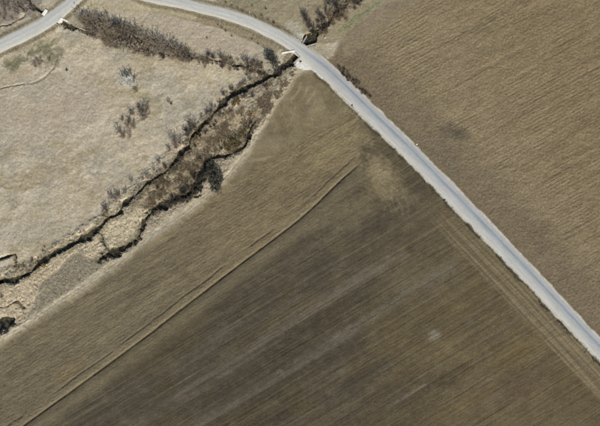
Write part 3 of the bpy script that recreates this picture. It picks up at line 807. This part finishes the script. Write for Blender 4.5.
def shrub_proto(seed, h, r, stems=6, br=7, tw=7, width=.014, tl=.5, single=False, leaf=0, leafs=.10):
    random.seed(seed)
    tv, tf, cv, cf = [], [], [], []
    axes = []
    if single:
        p = [Vector((0, 0, -.25))]
        lean = Vector((rnd() * .15, rnd() * .15, 0))
        for i in range(1, 5): p.append(Vector((lean.x * i * .4, lean.y * i * .4, h * .62 * i / 4)) + Vector((rnd(), rnd(), 0)) * .06)
        tube(tv, tf, p, [.15, .12, .10, .075, .05], 7)
        starts = [(p[random.choice((1, 2, 2, 3, 3, 4))], .045) for _ in range(stems)]
    else:
        starts = [(Vector((rnd() * .3, rnd() * .3, -.2)), .045) for _ in range(stems)]
    for i, (s, rad) in enumerate(starts):
        a = 2 * math.pi * (i + random.random() * .7) / stems
        k = random.uniform(.35, 1.0)
        end = Vector((math.cos(a) * r * k, math.sin(a) * r * k, h * random.uniform(.7, 1.0) * (1 - .25 * k * k)))
        pts = []
        for j in range(6):
            t = j / 5
            q_ = s.lerp(end, t); q_.x += (t * t - t) * math.cos(a) * r * .35; q_.y += (t * t - t) * math.sin(a) * r * .35
            pts.append(q_ + Vector((rnd(), rnd(), rnd())) * .10 * t)
        tube(tv, tf, pts, [rad * (1 - .8 * j / 5) for j in range(6)], 5)
        axes.append((pts, a))
    for pts, a in axes:
        for b in range(br):
            t = random.uniform(.28, 1.0); j = min(4, int(t * 5)); s = pts[j].lerp(pts[j + 1], t * 5 - j)
            d = Vector((math.cos(a) * .5 + rnd() * .9, math.sin(a) * .5 + rnd() * .9, .45 + rnd() * .5)).normalized()
            L = r * random.uniform(.22, .5)
            q1 = s + d * L * .5 + Vector((rnd(), rnd(), rnd())) * .06; q2 = s + d * L + Vector((rnd(), rnd(), .3 + rnd())) * .09
            tube(cv, cf, [s, q1, q2], [width * 1.4, width, width * .5], 3)
            for _ in range(tw):
                tt = random.uniform(.15, 1.0); s2 = s.lerp(q1, tt * 2) if tt < .5 else q1.lerp(q2, tt * 2 - 1)
                d2 = (d + Vector((rnd(), rnd(), rnd() * .9 + .25)) * 1.0).normalized()
                e2 = s2 + d2 * tl * random.uniform(.5, 1.15)
                u = d2.orthogonal().normalized(); w_ = d2.cross(u); ww = width * .95
                n0 = len(cv)
                cv.extend([s2 + u * ww, s2 - u * ww * .5 + w_ * ww * .87, s2 - u * ww * .5 - w_ * ww * .87, e2])
                cf.extend([(n0, n0 + 1, n0 + 3), (n0 + 1, n0 + 2, n0 + 3), (n0 + 2, n0, n0 + 3)])
                for _ in range(leaf):
                    c = s2.lerp(e2, random.random()) + Vector((rnd(), rnd(), rnd())) * .08
                    n_ = Vector((rnd(), rnd(), rnd() + .5)).normalized(); u2 = n_.orthogonal().normalized(); v2 = n_.cross(u2)
                    ls = leafs * random.uniform(.6, 1.3); n0 = len(cv)
                    cv.extend([c - u2 * ls, c + v2 * ls * .55, c + u2 * ls, c - v2 * ls * .55]); cf.append((n0, n0 + 1, n0 + 2, n0 + 3))
    return to_mesh('trunk', tv, tf, True), to_mesh('crown', cv, cf)

PRO = {
 'shrub': [shrub_proto(100 + i, 2.7 + .35 * i, 1.75 + .15 * i, 9, 10, 11, .021, .5) for i in range(5)],
 'tree': [shrub_proto(200 + i, 6.0 + .6 * i, 2.2, 9, 9, 8, .018, .6, True) for i in range(3)],
 'low': [shrub_proto(300 + i, 1.5, 1.1, 10, 8, 10, .019, .36) for i in range(4)],
 'leafy': [shrub_proto(400 + i, 1.6, 1.3, 8, 7, 6, .014, .35, False, 3, .085) for i in range(3)],
 'pale': [shrub_proto(700 + i, 3.8, 2.7, 13, 12, 11, .022, .5, False, 1, .05) for i in range(2)],
 'ivy': [shrub_proto(600 + i, 3.3, 2.1, 11, 10, 9, .020, .45, False, 3, .10) for i in range(3)],
 'dense': [shrub_proto(500 + i, 3.8, 2.1, 11, 10, 10, .020, .5) for i in range(3)],
}
random.seed(99)
BARK = {
 'grey': plain_mat('grey_twigs', (154, 143, 124), .2), 'brown': plain_mat('brown_twigs', (128, 113, 91), .2),
 'violet': plain_mat('violet_grey_twigs', (132, 122, 110), .2), 'pale': plain_mat('pale_lichen_twigs', (204, 201, 190), .15, .9, .05),
 'dark': plain_mat('dark_twigs', (70, 64, 58), .2), 'ivy': plain_mat('dark_ivy_leaves', (82, 80, 68), .3), 'olive': plain_mat('withered_olive_leaves', (112, 98, 58), .3),
 'tan': plain_mat('straw_stems', (186, 164, 122), .25), 'green': plain_mat('grey_green_leaves', (96, 98, 72), .3), 'rust': plain_mat('rusty_leaves', (146, 112, 62), .25),
}
m_bark = plain_mat('bark', (92, 82, 72), .3)

def plant(name, kind, px, py, size, tone, label, cat, group=None, hs=1.0):
    tm_, cm = random.choice(PRO[kind])
    x, y = W(px, py)
    e = bpy.data.objects.new(name, None); COL.objects.link(e)
    e.location = (x, y, zat(px, py) - .03); e.rotation_euler = (rnd() * .08, rnd() * .08, random.uniform(0, 6.28))
    e.scale = (size, size, size * hs)
    tag(e, label, cat, group)
    for nm, me, mt in (('trunk', tm_, m_bark if tone != 'pale' else BARK['pale']), ('crown', cm, BARK[tone])):
        if not me.materials: me.materials.append(None)
        o = bpy.data.objects.new(nm, me); COL.objects.link(o); o.parent = e
        o.material_slots[0].link = 'OBJECT'; o.material_slots[0].material = mt
    return e

def in_poly(x, y, P):
    r = False
    for i in range(len(P)):
        (ax, ay), (bx, by) = P[i], P[(i + 1) % len(P)]
        if (ay > y) != (by > y) and x < ax + (y - ay) * (bx - ax) / (by - ay): r = not r
    return r

def scatter(P, n, gap):
    xs = [p[0] for p in P]; ys = [p[1] for p in P]; out = []; tries = 0
    while len(out) < n and tries < 20000:
        tries += 1
        x, y = random.uniform(min(xs), max(xs)), random.uniform(min(ys), max(ys))
        if in_poly(x, y, P) and all((x - a) ** 2 + (y - b) ** 2 > gap * gap for a, b in out): out.append((x, y))
    return out

# the hedge of tall leafless shrubs beside the small culvert
HEDGE = [(83, 19), (94, 19), (108, 24), (122, 29), (134, 30), (146, 37), (160, 43), (174, 48), (186, 52), (192, 55), (190, 62), (176, 60), (158, 57), (140, 54), (122, 50), (106, 45), (96, 39), (90, 33), (84, 25)]
for i, (x, y) in enumerate(scatter(HEDGE, 96, 3.4)):
    tone = random.choice(['grey', 'grey', 'brown', 'violet', 'brown', 'dark'])
    plant('bare_shrub', 'shrub', x, y, random.uniform(.8, 1.25), tone, 'tall leafless shrub in the long grey hedge below the bend of the road', 'shrub', 'leafless shrubs of the long hedge')
for (x, y) in scatter([(180, 50), (192, 53), (196, 58), (188, 62), (180, 59)], 5, 3):
    plant('bare_shrub', 'dense', x, y, random.uniform(.75, .95), 'violet', 'dense violet-grey shrub at the right-hand end of the long hedge', 'shrub', 'violet-grey shrubs at the end of the hedge')

# pale tree and its neighbours on the meadow
plant('pale_tree', 'pale', 132, 84, 1.3, 'pale', 'pale whitish bare tree standing alone on the dry meadow below the hedge', 'tree')
plant('pale_tree', 'pale', 126, 82, .85, 'pale', 'smaller whitish bare tree close against the pale lone meadow tree', 'tree')
plant('bare_bush', 'dense', 137.5, 91.5, .8, 'brown', 'brown bush at the foot of the pale whitish meadow tree', 'bush')
plant('bare_bush', 'low', 122.5, 85, .9, 'grey', 'low grey twiggy bush left of the pale whitish tree', 'bush')
CL = [(147, 117, 1.0), (143, 112, .8), (148, 109, .75), (144, 119, .9), (133, 114, .75), (130, 122, .7), (134, 127, .75), (123, 120, .55), (120, 131, .75), (124, 136, .75), (131, 137, .55), (139, 107, .5), (128, 127, .5)]
for x, y, s in CL:
    plant('bare_bush', 'shrub', x, y, s * 1.15, random.choice(['brown', 'brown', 'violet']), 'brownish bare bush in the loose cluster on the open meadow below the pale tree', 'bush', 'bush cluster on the meadow')
plant('bare_bush', 'low', 67.3, 70, .62, 'dark', 'tiny dark bush alone on the meadow near the grassy corner', 'bush', hs=.8)
plant('bare_bush', 'low', 169, 101, .8, 'grey', 'small grey bush alone between the bush cluster and the stream', 'bush')
plant('bare_bush', 'low', 171.5, 104, .6, 'dark', 'tiny dark bush just below the small grey bush near the stream', 'bush')

# bushes on the stream's meadow bank
for x, y, s in [(194, 128, 1.0), (191, 124, .75), (188, 134, .9), (186, 130, .6), (180, 143, .95), (175, 142, .9), (177, 148, .6), (170, 150, .6), (202, 117, .5), (207, 112, .5), (212, 106, .45)]:
    plant('bank_bush', 'shrub', x, y, s * 1.05, random.choice(['brown', 'violet', 'dark']), 'brown bare bush on the meadow bank of the middle reach of the stream', 'bush', 'bushes on the meadow bank, middle reach')
for x, y, s in [(116, 199, 1.0), (119, 195, .8), (112, 197, .7), (126, 192, .6), (108, 211, .85), (105, 208, .6), (149, 177, .7), (144, 179, .5), (132, 181, .5), (155, 170, .5), (160, 163, .5)]:
    plant('bank_bush', 'shrub', x, y, s * 1.0, random.choice(['brown', 'brown', 'violet']), 'brown bare bush on the meadow bank of the lower reach of the stream', 'bush', 'bushes on the meadow bank, lower reach')
for x, y, s in [(43, 251, .6), (48, 256, .6), (33, 261, .6), (37, 267, .5), (25, 266, .6), (30, 271, .6), (45, 247, .4), (20, 268, .5), (53, 247, .4)]:
    plant('bank_bush', 'low', x, y, s * 1.05, 'brown', 'tiny brown bush on the bank near the square bend of the drain', 'bush', 'tiny bushes near the drain')
plant('bank_bush', 'leafy', 45, 265, .8, 'rust', 'small yellowish bush at the edge of the lower stream', 'bush')
plant('bank_bush', 'leafy', 238, 102, 1.35, 'olive', 'olive-brown leafy bush on the field side of the wide dark stream bend', 'bush')
plant('bank_bush', 'leafy', 234.5, 104, .95, 'olive', 'smaller olive-brown bush left of the leafy bush at the stream bend', 'bush')
plant('bank_bush', 'leafy', 237, 90, .9, 'olive', 'olive bush on the meadow side of the wide dark stream bend', 'bush')
plant('bank_bush', 'leafy', 221, 104, .9, 'green', 'grey-green bush on the meadow bank where the stream narrows', 'bush')
plant('bank_bush', 'leafy', 197, 139, .8, 'rust', 'rusty orange bush on the field bank at the stream kink', 'bush')
plant('bank_bush', 'leafy', 107.5, 216, .8, 'rust', 'rusty brown bush on the bank above the lower stream pool', 'bush')
for x, y, s in [(206, 133, .7), (211, 127, .6), (200, 136, .6), (216, 122, .6), (221, 114, .6), (196, 146, .7)]:
    plant('bank_bush', 'low', x, y, s * 1.1, random.choice(['brown', 'dark']), 'low dark bush on the field bank of the middle reach of the stream', 'bush', 'low bushes on the field bank')

# more brush along the banks
def brush(line, n, lo, hi, side, keep, sz, tones, name, label, cat, group, kinds=('shrub', 'low')):
    made = 0; tries = 0
    while made < n and tries < 4000:
        tries += 1
        k = random.randrange(1, len(line) - 1); p = line[k]; t = line[k + 1][:2] - line[k - 1][:2]; t = t / np.hypot(*t)
        o_ = (p[2] + random.uniform(lo, hi)) * (side if side else random.choice((-1, 1)))
        x, y = p[0] - t[1] * o_, p[1] + t[0] * o_
        if not keep(x, y): continue
        plant(name, random.choice(kinds), x, y, random.uniform(*sz), random.choice(tones), label, cat, group); made += 1
main_ = cen['main']
brush(main_, 40, .2, 4.0, 1, lambda x, y: 165 < x < 265, (.3, .7), ['brown', 'brown', 'violet', 'dark'], 'bank_bush', 'brown bare bush on the meadow bank of the middle reach of the stream', 'bush', 'bushes on the meadow bank, middle reach')
brush(main_, 34, .2, 4, 1, lambda x, y: 20 < x < 165, (.25, .5), ['brown', 'brown', 'grey'], 'bank_bush', 'brown bare bush on the meadow bank of the lower reach of the stream', 'bush', 'bushes on the meadow bank, lower reach')
brush(main_, 40, .3, 9, -1, lambda x, y: 150 < x < 268, (.35, .75), ['brown', 'dark', 'grey', 'brown'], 'bank_bush', 'low dark bush on the field bank of the middle reach of the stream', 'bush', 'low bushes on the field bank')
brush(main_, 46, .3, 7, 0, lambda x, y: x > 318 and -3 < y < 34, (.4, .85), ['brown', 'dark', 'grey', 'dark'], 'streamside_bush', 'bare bush along the upper stream between the bridge and the top edge', 'bush', 'bushes along the upper stream', ('shrub', 'low', 'dense'))
brush(cen['side'], 46, -.6, 5, 0, lambda x, y: 195 < x < 268, (.5, .95), ['brown', 'grey', 'dark', 'brown'], 'thicket_bush', 'low bare bush in the thicket along the side ditch between hedge and bridge', 'bush', 'thicket along the side ditch')
brush(cen['old'], 30, -1.2, 4, 0, lambda x, y: 150 < x < 208 and y > 160, (.45, .9), ['dark', 'dark', 'brown'], 'channel_bush', 'dark bare bush growing in the middle of the old channel', 'bush', 'dark bushes in the old channel', ('shrub', 'low', 'dense'))
brush(cen['old'], 16, -1.2, 2.5, 0, lambda x, y: 98 < x < 148, (.4, .75), ['dark', 'grey', 'dark'], 'channel_bush', 'low dark bush along the lower end of the old channel', 'bush', 'low bushes at the lower old channel', ('low',))
brush(cen['old'], 16, -.5, 4, 0, lambda x, y: x > 222, (.35, .7), ['dark', 'brown', 'dark'], 'thicket_bush', 'dark bare bush on the outer curve of the upper old channel', 'bush', 'dark bushes on the upper old channel')
# thicket on the old channel
for x, y, s, tone in [(226, 146, .9, 'olive'), (231, 143, 1.1, 'olive'), (236, 141, 1.0, 'olive'), (240, 137, .9, 'green'), (243, 133, 1.0, 'olive'), (230, 150, .8, 'olive'), (222, 149, .7, 'green'), (236, 147, .9, 'olive'), (240, 143, .8, 'olive'), (246, 129, .8, 'olive'), (219, 142, .7, 'olive')]:
    plant('thicket_bush', 'leafy', x, y, s, tone, 'olive-brown bush in the thicket along the upper old channel', 'bush', 'thicket on the upper old channel')
for x, y, s, tone in [(249, 134, .8, 'dark'), (248.5, 138, .8, 'dark'), (247, 143, .9, 'dark'), (242, 150, .7, 'dark'), (251, 127, .7, 'dark'), (236, 154, .6, 'dark')]:
    plant('thicket_bush', 'shrub', x, y, s * .72, tone, 'dark bare bush on the outer curve of the upper old channel', 'bush', 'dark bushes on the upper old channel')
for x, y, s in [(255, 113, 1.1), (252, 117, .8), (247, 123, 1.0), (250, 120, .7), (258, 109, .7), (243, 121, .6)]:
    plant('reed_clump', 'leafy', x, y, s * .85, 'tan', 'pale straw-coloured clump beside the track above the old channel', 'reeds', 'straw clumps beside the track')
plant('dark_tree', 'ivy', 217, 187, 1.55, 'ivy', 'larger dark bare tree at the bend of the old channel beside the track', 'tree')
plant('dark_tree', 'ivy', 214, 175, 1.35, 'ivy', 'dark bare tree just above the larger dark tree by the old channel', 'tree')
plant('dark_tree', 'ivy', 220, 180, 1.3, 'ivy', 'dark bare tree nearest the track at the old channel bend', 'tree')
plant('dark_tree', 'ivy', 211.5, 167, .95, 'ivy', 'smallest dark tree at the top of the dark group by the old channel', 'tree')
for x, y, s in [(202, 170, .8), (204, 178, .9), (201, 187, .9), (196, 193, .8), (191, 198, .7), (183, 200, .7), (176, 203, .7), (168, 206, .7), (161, 210, .6), (155, 213, .7), (198, 178, .7)]:
    plant('channel_bush', 'ivy', x, y, s * .8, 'ivy', 'dark bare bush growing in the middle of the old channel', 'bush', 'dark bushes in the old channel')
for x, y, s in [(143, 229, .5), (139, 239, .5), (130, 247, .6), (122, 251, .6), (115, 255, .6), (107, 260, .5), (101, 262, .5), (136, 244, .5)]:
    plant('channel_bush', 'low', x, y, s * 1.5, random.choice(['dark', 'grey']), 'low dark bush along the lower end of the old channel', 'bush', 'low bushes at the lower old channel')
for x, y, s in [(2, 332, 1.0), (9, 327, .8), (15, 324, .6)]:
    plant('pond_bush', 'shrub', x, y, s * .7, 'dark', 'dark bare bush on the rim of the black pond at the left edge', 'bush', 'bushes round the pond')
plant('bank_bush', 'low', 3, 296, .8, 'brown', 'brown bush between the stream and the black pond at the left edge', 'bush')

# around the big bridge
plant('dark_tree', 'ivy', 274, 64, 1.15, 'ivy', 'dark bare tree beside the stream left of the bridge with the long white wing wall', 'tree')
plant('dark_tree', 'dense', 279, 71, 1.2, 'dark', 'smaller dark bare tree between the stream and the long white wing wall', 'tree')
plant('dark_tree', 'ivy', 270, 58, .9, 'ivy', 'topmost dark bare tree of the group left of the stream bridge', 'tree')
for x, y, s in [(199, 61, .6), (203, 63, .6), (208, 61, .7), (213, 57, .8), (217, 64, .7), (222, 58, .7), (224, 66, .7), (230, 63, .8), (235, 69, .7), (241, 64, .8), (244, 70, .7), (248, 66, .8), (252, 70, .9), (256, 66, .8), (258, 73, .8), (262, 69, .8), (265, 74, .7), (262, 63, .6), (254, 60, .5), (238, 60, .4), (205, 67, .5), (247, 75, .6)]:
    plant('thicket_bush', random.choice(['shrub', 'low']), x, y, s * .8, random.choice(['brown', 'grey', 'dark', 'brown']), 'low bare bush in the thicket along the side ditch between hedge and bridge', 'bush', 'thicket along the side ditch')
for x, y, s in [(313, 31, 1.0), (310, 27, .85), (306.5, 21, .8), (304, 15, .7)]:
    plant('bare_tree', 'dense', x, y, s * 1.05, 'dark', 'dark bare tree in the row leading up from the far side of the stream bridge', 'tree', 'tree row above the bridge')
for x, y, s in [(325, 25, .8), (322, 20, .7), (320, 15, .6)]:
    plant('bare_tree', 'dense', x, y, s * 1.05, 'dark', 'dark bare tree in the second short row right above the stream bridge', 'tree', 'second tree row above the bridge')
for x, y, s in [(332, 12, .8), (337, 15, .8), (341, 10, .8), (346, 7, .8), (352, 4, .8), (331, 22, .6), (328, 26, .6), (344, 17, .5), (347, 21, .5), (336, 5, .8), (329, 4, .7), (358, 4, .8), (355, 9, .5), (362, -2, .8), (340, 0, .8), (334, 24, .5), (326, 33, .5)]:
    plant('streamside_bush', 'shrub', x, y, s * 1.05, random.choice(['dark', 'brown', 'grey', 'dark']), 'bare bush along the upper stream between the bridge and the top edge', 'bush', 'bushes along the upper stream')
for x, y, s in [(243, 12, .6), (249, 15, .5), (238, 9, .5), (256, 18, .5), (262, 16, .5), (274, 23, .6), (232, 7, .5), (268, 20, .5), (279, 28, .5), (285, 31, .4), (226, 3, .5), (252, 6, .5), (266, 9, .5)]:
    plant('verge_bush', 'low', x, y, s, random.choice(['brown', 'olive', 'grey']), 'small bush on the outer verge of the upper road bend', 'bush', 'bushes on the outer verge')
for x, y, s in [(222, 28, .6), (226, 31, .5), (218, 25, .5), (232, 36, .45), (258, 44, .45), (252, 39, .4), (207, 38, .4)]:
    plant('verge_bush', 'low', x, y, s, 'brown', 'small brown bush on the slope between the road bend and the side ditch', 'bush', 'bushes inside the road bend')
for (x, y) in scatter([(-4, -3), (30, -3), (36, 6), (26, 11), (16, 18), (0, 22), (-4, 20)], 30, 3.2):
    plant('scrub_bush', random.choice(['shrub', 'low']), x, y, random.uniform(.5, .75), random.choice(['violet', 'violet', 'grey']), 'violet-grey scrub bush in the top left corner above the road', 'bush', 'scrub in the top left corner')
for (x, y) in scatter([(33, 60), (42, 57), (44, 64), (36, 68), (31, 67)], 7, 2.5):
    plant('scrub_bush', 'low', x, y, random.uniform(.5, .7), 'grey', 'low grey bush in the small patch on the grassy corner by the road', 'bush', 'grey patch on the grassy corner')
plant('scrub_bush', 'low', 50, 60, .8, 'brown', 'brown bush on the grassy corner right of the low grey patch', 'bush')
for (x, y) in scatter([(338, 66), (344, 68), (361, 85), (371, 97), (369, 99), (355, 88), (342, 75)], 26, 2.2):
    plant('bramble', random.choice(['low', 'leafy']), x, y, random.uniform(.45, .75), random.choice(['dark', 'brown']), 'low reddish-brown bramble in the strip between the road and the ploughed field', 'bramble', 'brambles along the road')

# ------------------------------------------------------------------ dry grass and weeds (uncountable)
m_tuft = tuft_mat()
rs = np.random.RandomState(3)
FX = np.where((gx > -3) & (gx < 603))[0]; FY = np.where((gy > -3) & (gy < 429))[0]
def pick(mask, n):
    sub = np.clip(mask[FX[0]:FX[-1], FY[0]:FY[-1]], 0, 1).astype(np.float64).ravel()
    c = np.cumsum(sub); r = np.searchsorted(c, rs.rand(n) * c[-1]); w_ = FY[-1] - FY[0]
    return FX[0] + r // w_, FY[0] + r % w_
def tufts(name, label, cat, mask, n, h, spread, blades, width, tint=None, gain=(.85, 1.2)):
    i, j = pick(mask, n)
    x = (gx[i] + rs.rand(n) * FS - 300) * M; y = (213 - gy[j] - rs.rand(n) * FS) * M; z = Z[i, j] - .04
    col = RGB[i, j] if tint is None else RGB[i, j] * .25 + C(*tint) * .75
    col = col * (gain[0] + (gain[1] - gain[0]) * rs.rand(n, 1)) * (1 + .08 * (rs.rand(n, 3) - .5))
    N = n * blades
    a = rs.rand(N) * 2 * math.pi; H = np.repeat(h[0] + (h[1] - h[0]) * rs.rand(n), blades) * (.6 + .5 * rs.rand(N))
    sp = spread * np.sqrt(rs.rand(N)) * H * 1.6
    bx = np.repeat(x, blades) + (rs.rand(N) - .5) * spread * .6; by = np.repeat(y, blades) + (rs.rand(N) - .5) * spread * .6; bz = np.repeat(z, blades)
    wv = width * (.6 + .8 * rs.rand(N))
    t = np.stack([bx + np.cos(a) * sp, by + np.sin(a) * sp, bz + H], 1)
    l_ = np.stack([bx - np.sin(a) * wv, by + np.cos(a) * wv, bz], 1); r_ = np.stack([bx + np.sin(a) * wv, by - np.cos(a) * wv, bz], 1)
    co = np.stack([l_, r_, t], 1).reshape(-1, 3); f = np.arange(N * 3).reshape(-1, 3)
    o = link(name, mesh_np(name, co, f, np.repeat(np.repeat(col, blades, 0), 3, 0)), m_tuft, kind='stuff')
    return tag(o, label, cat)
emain = cD['main'][0] - cD['main'][2]; eold = cD['old'][0] - cD['old'][2]; eside = cD['side'][0] - cD['side'][2]; epool = cD['pool'][0] - cD['pool'][2]
off = (rin > 2.5) & (tin * (tD < 40) > -1e9)
wild = rough * (rin > 3) * ~((tin > 0) & (tin < 7.5))
dry = (np.minimum(np.minimum(emain, eold), np.minimum(eside, epool)) > .8)
tufts('meadow_grass', 'short dry beige grass covering the meadow on both sides of the stream', 'grass', wild * dry * (1 - wet * .6) * (.25 + sstep(.3, .7, fbm(PX, PY, 12, 151))), 36000, (.10, .26), .8, 4, .05, None, (.95, 1.3))
tufts('reeds', 'dry straw reeds on the wet ground between stream and track', 'reeds', wild * wet * dry, 12000, (.2, .5), .8, 6, .06, None, (1.1, 1.6))
edge = np.maximum(np.maximum(sstep(3.4, .9, emain) * (emain > .5), .6 * sstep(3, .8, eold) * (eold > .5)), .4 * sstep(2.6, .8, eside) * (eside > .5)) * (rin > 3) * (PX < 292)
tufts('bank_reeds', 'pale straw overhanging the edges of the dark stream', 'reeds', edge, 9000, (.3, .8), .8, 7, .06, None, (.8, 1.25))
tufts('dead_brush', 'dead brown brush on the wet strip between the stream and the old channel', 'brush', dry * (rin > 3) * sstep(.42, .62, fbm(PX, PY, 7, 181)) * zone([(272, 80), (298, 70), (272, 108), (258, 126), (236, 152), (206, 168), (150, 212), (128, 206), (190, 150), (230, 106)], 5), 5200, (.35, .9), .6, 8, .035, (118, 102, 80), (.7, 1.3))
weedm = (np.hypot(PX - 304, PY - 60) > 17) * np.exp(-((rin - 2.9 + 2.2 * NW1) / 1.1) ** 2) * isb * (rS > 0) * (.15 + sstep(.4, .65, vn(PX / 6, PY / 6, 155)))
tufts('verge_weeds', 'dark withered weeds lining both edges of the straight road', 'weeds', weedm, 2400, (.15, .4), .9, 7, .05, (112, 102, 78), (.75, 1.3))
tufts('verge_grass', 'dry tufts along the verges of the upper road bends', 'grass', sstep(6, 2, rin) * (rin > 1.2) * (~isb), 5000, (.2, .5), .5, 5, .05)

# ------------------------------------------------------------------ small things
m_dark = plain_mat('dark_painted_metal', (52, 58, 64), .2, .6, 0); m_lime = plain_mat('limewashed_stone', (226, 224, 216), .12, .9, 0)
m_stone = plain_mat('field_stone', (176, 168, 152), .2, .9, .1); m_refl = plain_mat('faded_red_reflector', (150, 60, 48), .1, .5, 0); m_galv = plain_mat('galvanised_steel', (150, 154, 156), .1, .5, 0)
m_bag = plain_mat('white_blue_plastic', (214, 230, 236), .12, .35, 0, 8, .5)

def boxm(name, sx, sy, sz, z0=0, bev=.01, ox=0, oy=0, tilt=0):
    bm = bmesh.new(); bmesh.ops.create_cube(bm, size=1)
    for v in bm.verts: v.co = Vector((v.co.x * sx + ox, v.co.y * sy + oy, (v.co.z + .5) * sz + z0))
    bmesh.ops.bevel(bm, geom=bm.edges[:], offset=bev, segments=2, affect='EDGES')
    me = bpy.data.meshes.new(name); bm.to_mesh(me); bm.free(); return me
def holder(name, px, py, rz, label, cat, dz=0):
    e = bpy.data.objects.new(name, None); COL.objects.link(e); x, y = W(px, py)
    e.location = (x, y, zat(px, py) + dz); e.rotation_euler = (0, 0, rz); return tag(e, label, cat)
def lumpy(name, rx, ry, rz_, seed, amp=.25, sub=3):
    bm = bmesh.new(); bmesh.ops.create_icosphere(bm, subdivisions=sub, radius=1); r_ = random.Random(seed)
    ks = [(Vector((r_.uniform(-1, 1), r_.uniform(-1, 1), r_.uniform(-1, 1))).normalized(), r_.uniform(1, 4), r_.uniform(0, 6)) for _ in range(9)]
    for v in bm.verts:
        f = 1 + amp * sum(math.sin(v.co.dot(d) * k * 2 + p) for d, k, p in ks) / 4
        v.co = Vector((v.co.x * rx * f, v.co.y * ry * f, v.co.z * rz_ * f))
    me = bpy.data.meshes.new(name); bm.to_mesh(me); bm.free(); return me

def sign(px, py, rz, label, pw, ph, hgt):
    e = holder('road_sign', px, py, rz, label, 'sign')
    link('post', boxm('post', .09, .09, hgt, -.2), m_galv, e)
    p = link('sign_plate', boxm('sign_plate', pw, .05, ph, hgt - ph, .012, 0, .08), m_dark, e)
    link('rim', boxm('rim', pw + .06, .02, .05, hgt - .03, .005, 0, .115), m_galv, p)
    return e
sign(353.2, 108.2, R(40), 'small dark sign on a post on the gravel edge of the road below the bridge', .7, .5, 1.2)
sign(445.4, 203, R(20), 'small dark sign in the weeds on the lower side of the straight road', 1.1, .5, 1.3)
e = holder('drain_cover', 300.6, 61.6, R(-40), 'dark square drain cover on the pale gravel beside the stream bridge', 'drain')
link('frame', boxm('frame', .9, .9, .16, -.08), m_conc, e); link('grate', boxm('grate', .66, .66, .05, .07), m_dark, e)
def stone(px, py, r, seed, mt, label, cat, nm='stone'):
    o = link(nm, lumpy(nm, r, r * .8, r * .6, seed), mt); x, y = W(px, py); o.location = (x, y, zat(px, py) + r * .25); o.rotation_euler = (0, 0, seed)
    for p in o.data.polygons: p.use_smooth = True
    return tag(o, label, cat)
stone(416.6, 144.2, .36, 1, m_lime, 'white stone on the strip between the straight road and the ploughed field', 'stone')
stone(249.4, 12.4, .27, 2, m_lime, 'pale stone in the bushes on the outer side of the upper road bend', 'stone')
stone(198.2, 65, .36, 3, m_stone, 'pale stone at the start of the thicket, right of the hedge end', 'stone')
stone(338.8, 92.4, .26, 4, m_stone, 'small grey stone on the gravel edge between bridge and roadside sign', 'stone')
stone(325, 37.6, .5, 5, m_stone, 'pale block beside the stream just above the bridge', 'stone')
stone(328.5, 9, .8, 6, m_stone, 'large pale boulder in the bushes along the upper stream', 'stone')
stone(352, 1.5, .9, 8, m_stone, 'pale boulder at the top edge beside the upper stream', 'stone')
o = link('plastic_bag', lumpy('plastic_bag', .55, .36, .22, 12, .5, 4), m_bag); x, y = W(134.4, 196.4); o.location = (x, y, -.96); o.rotation_euler = (0, 0, .7)
tag(o, 'white and bluish plastic bag caught in the dark stream', 'litter')
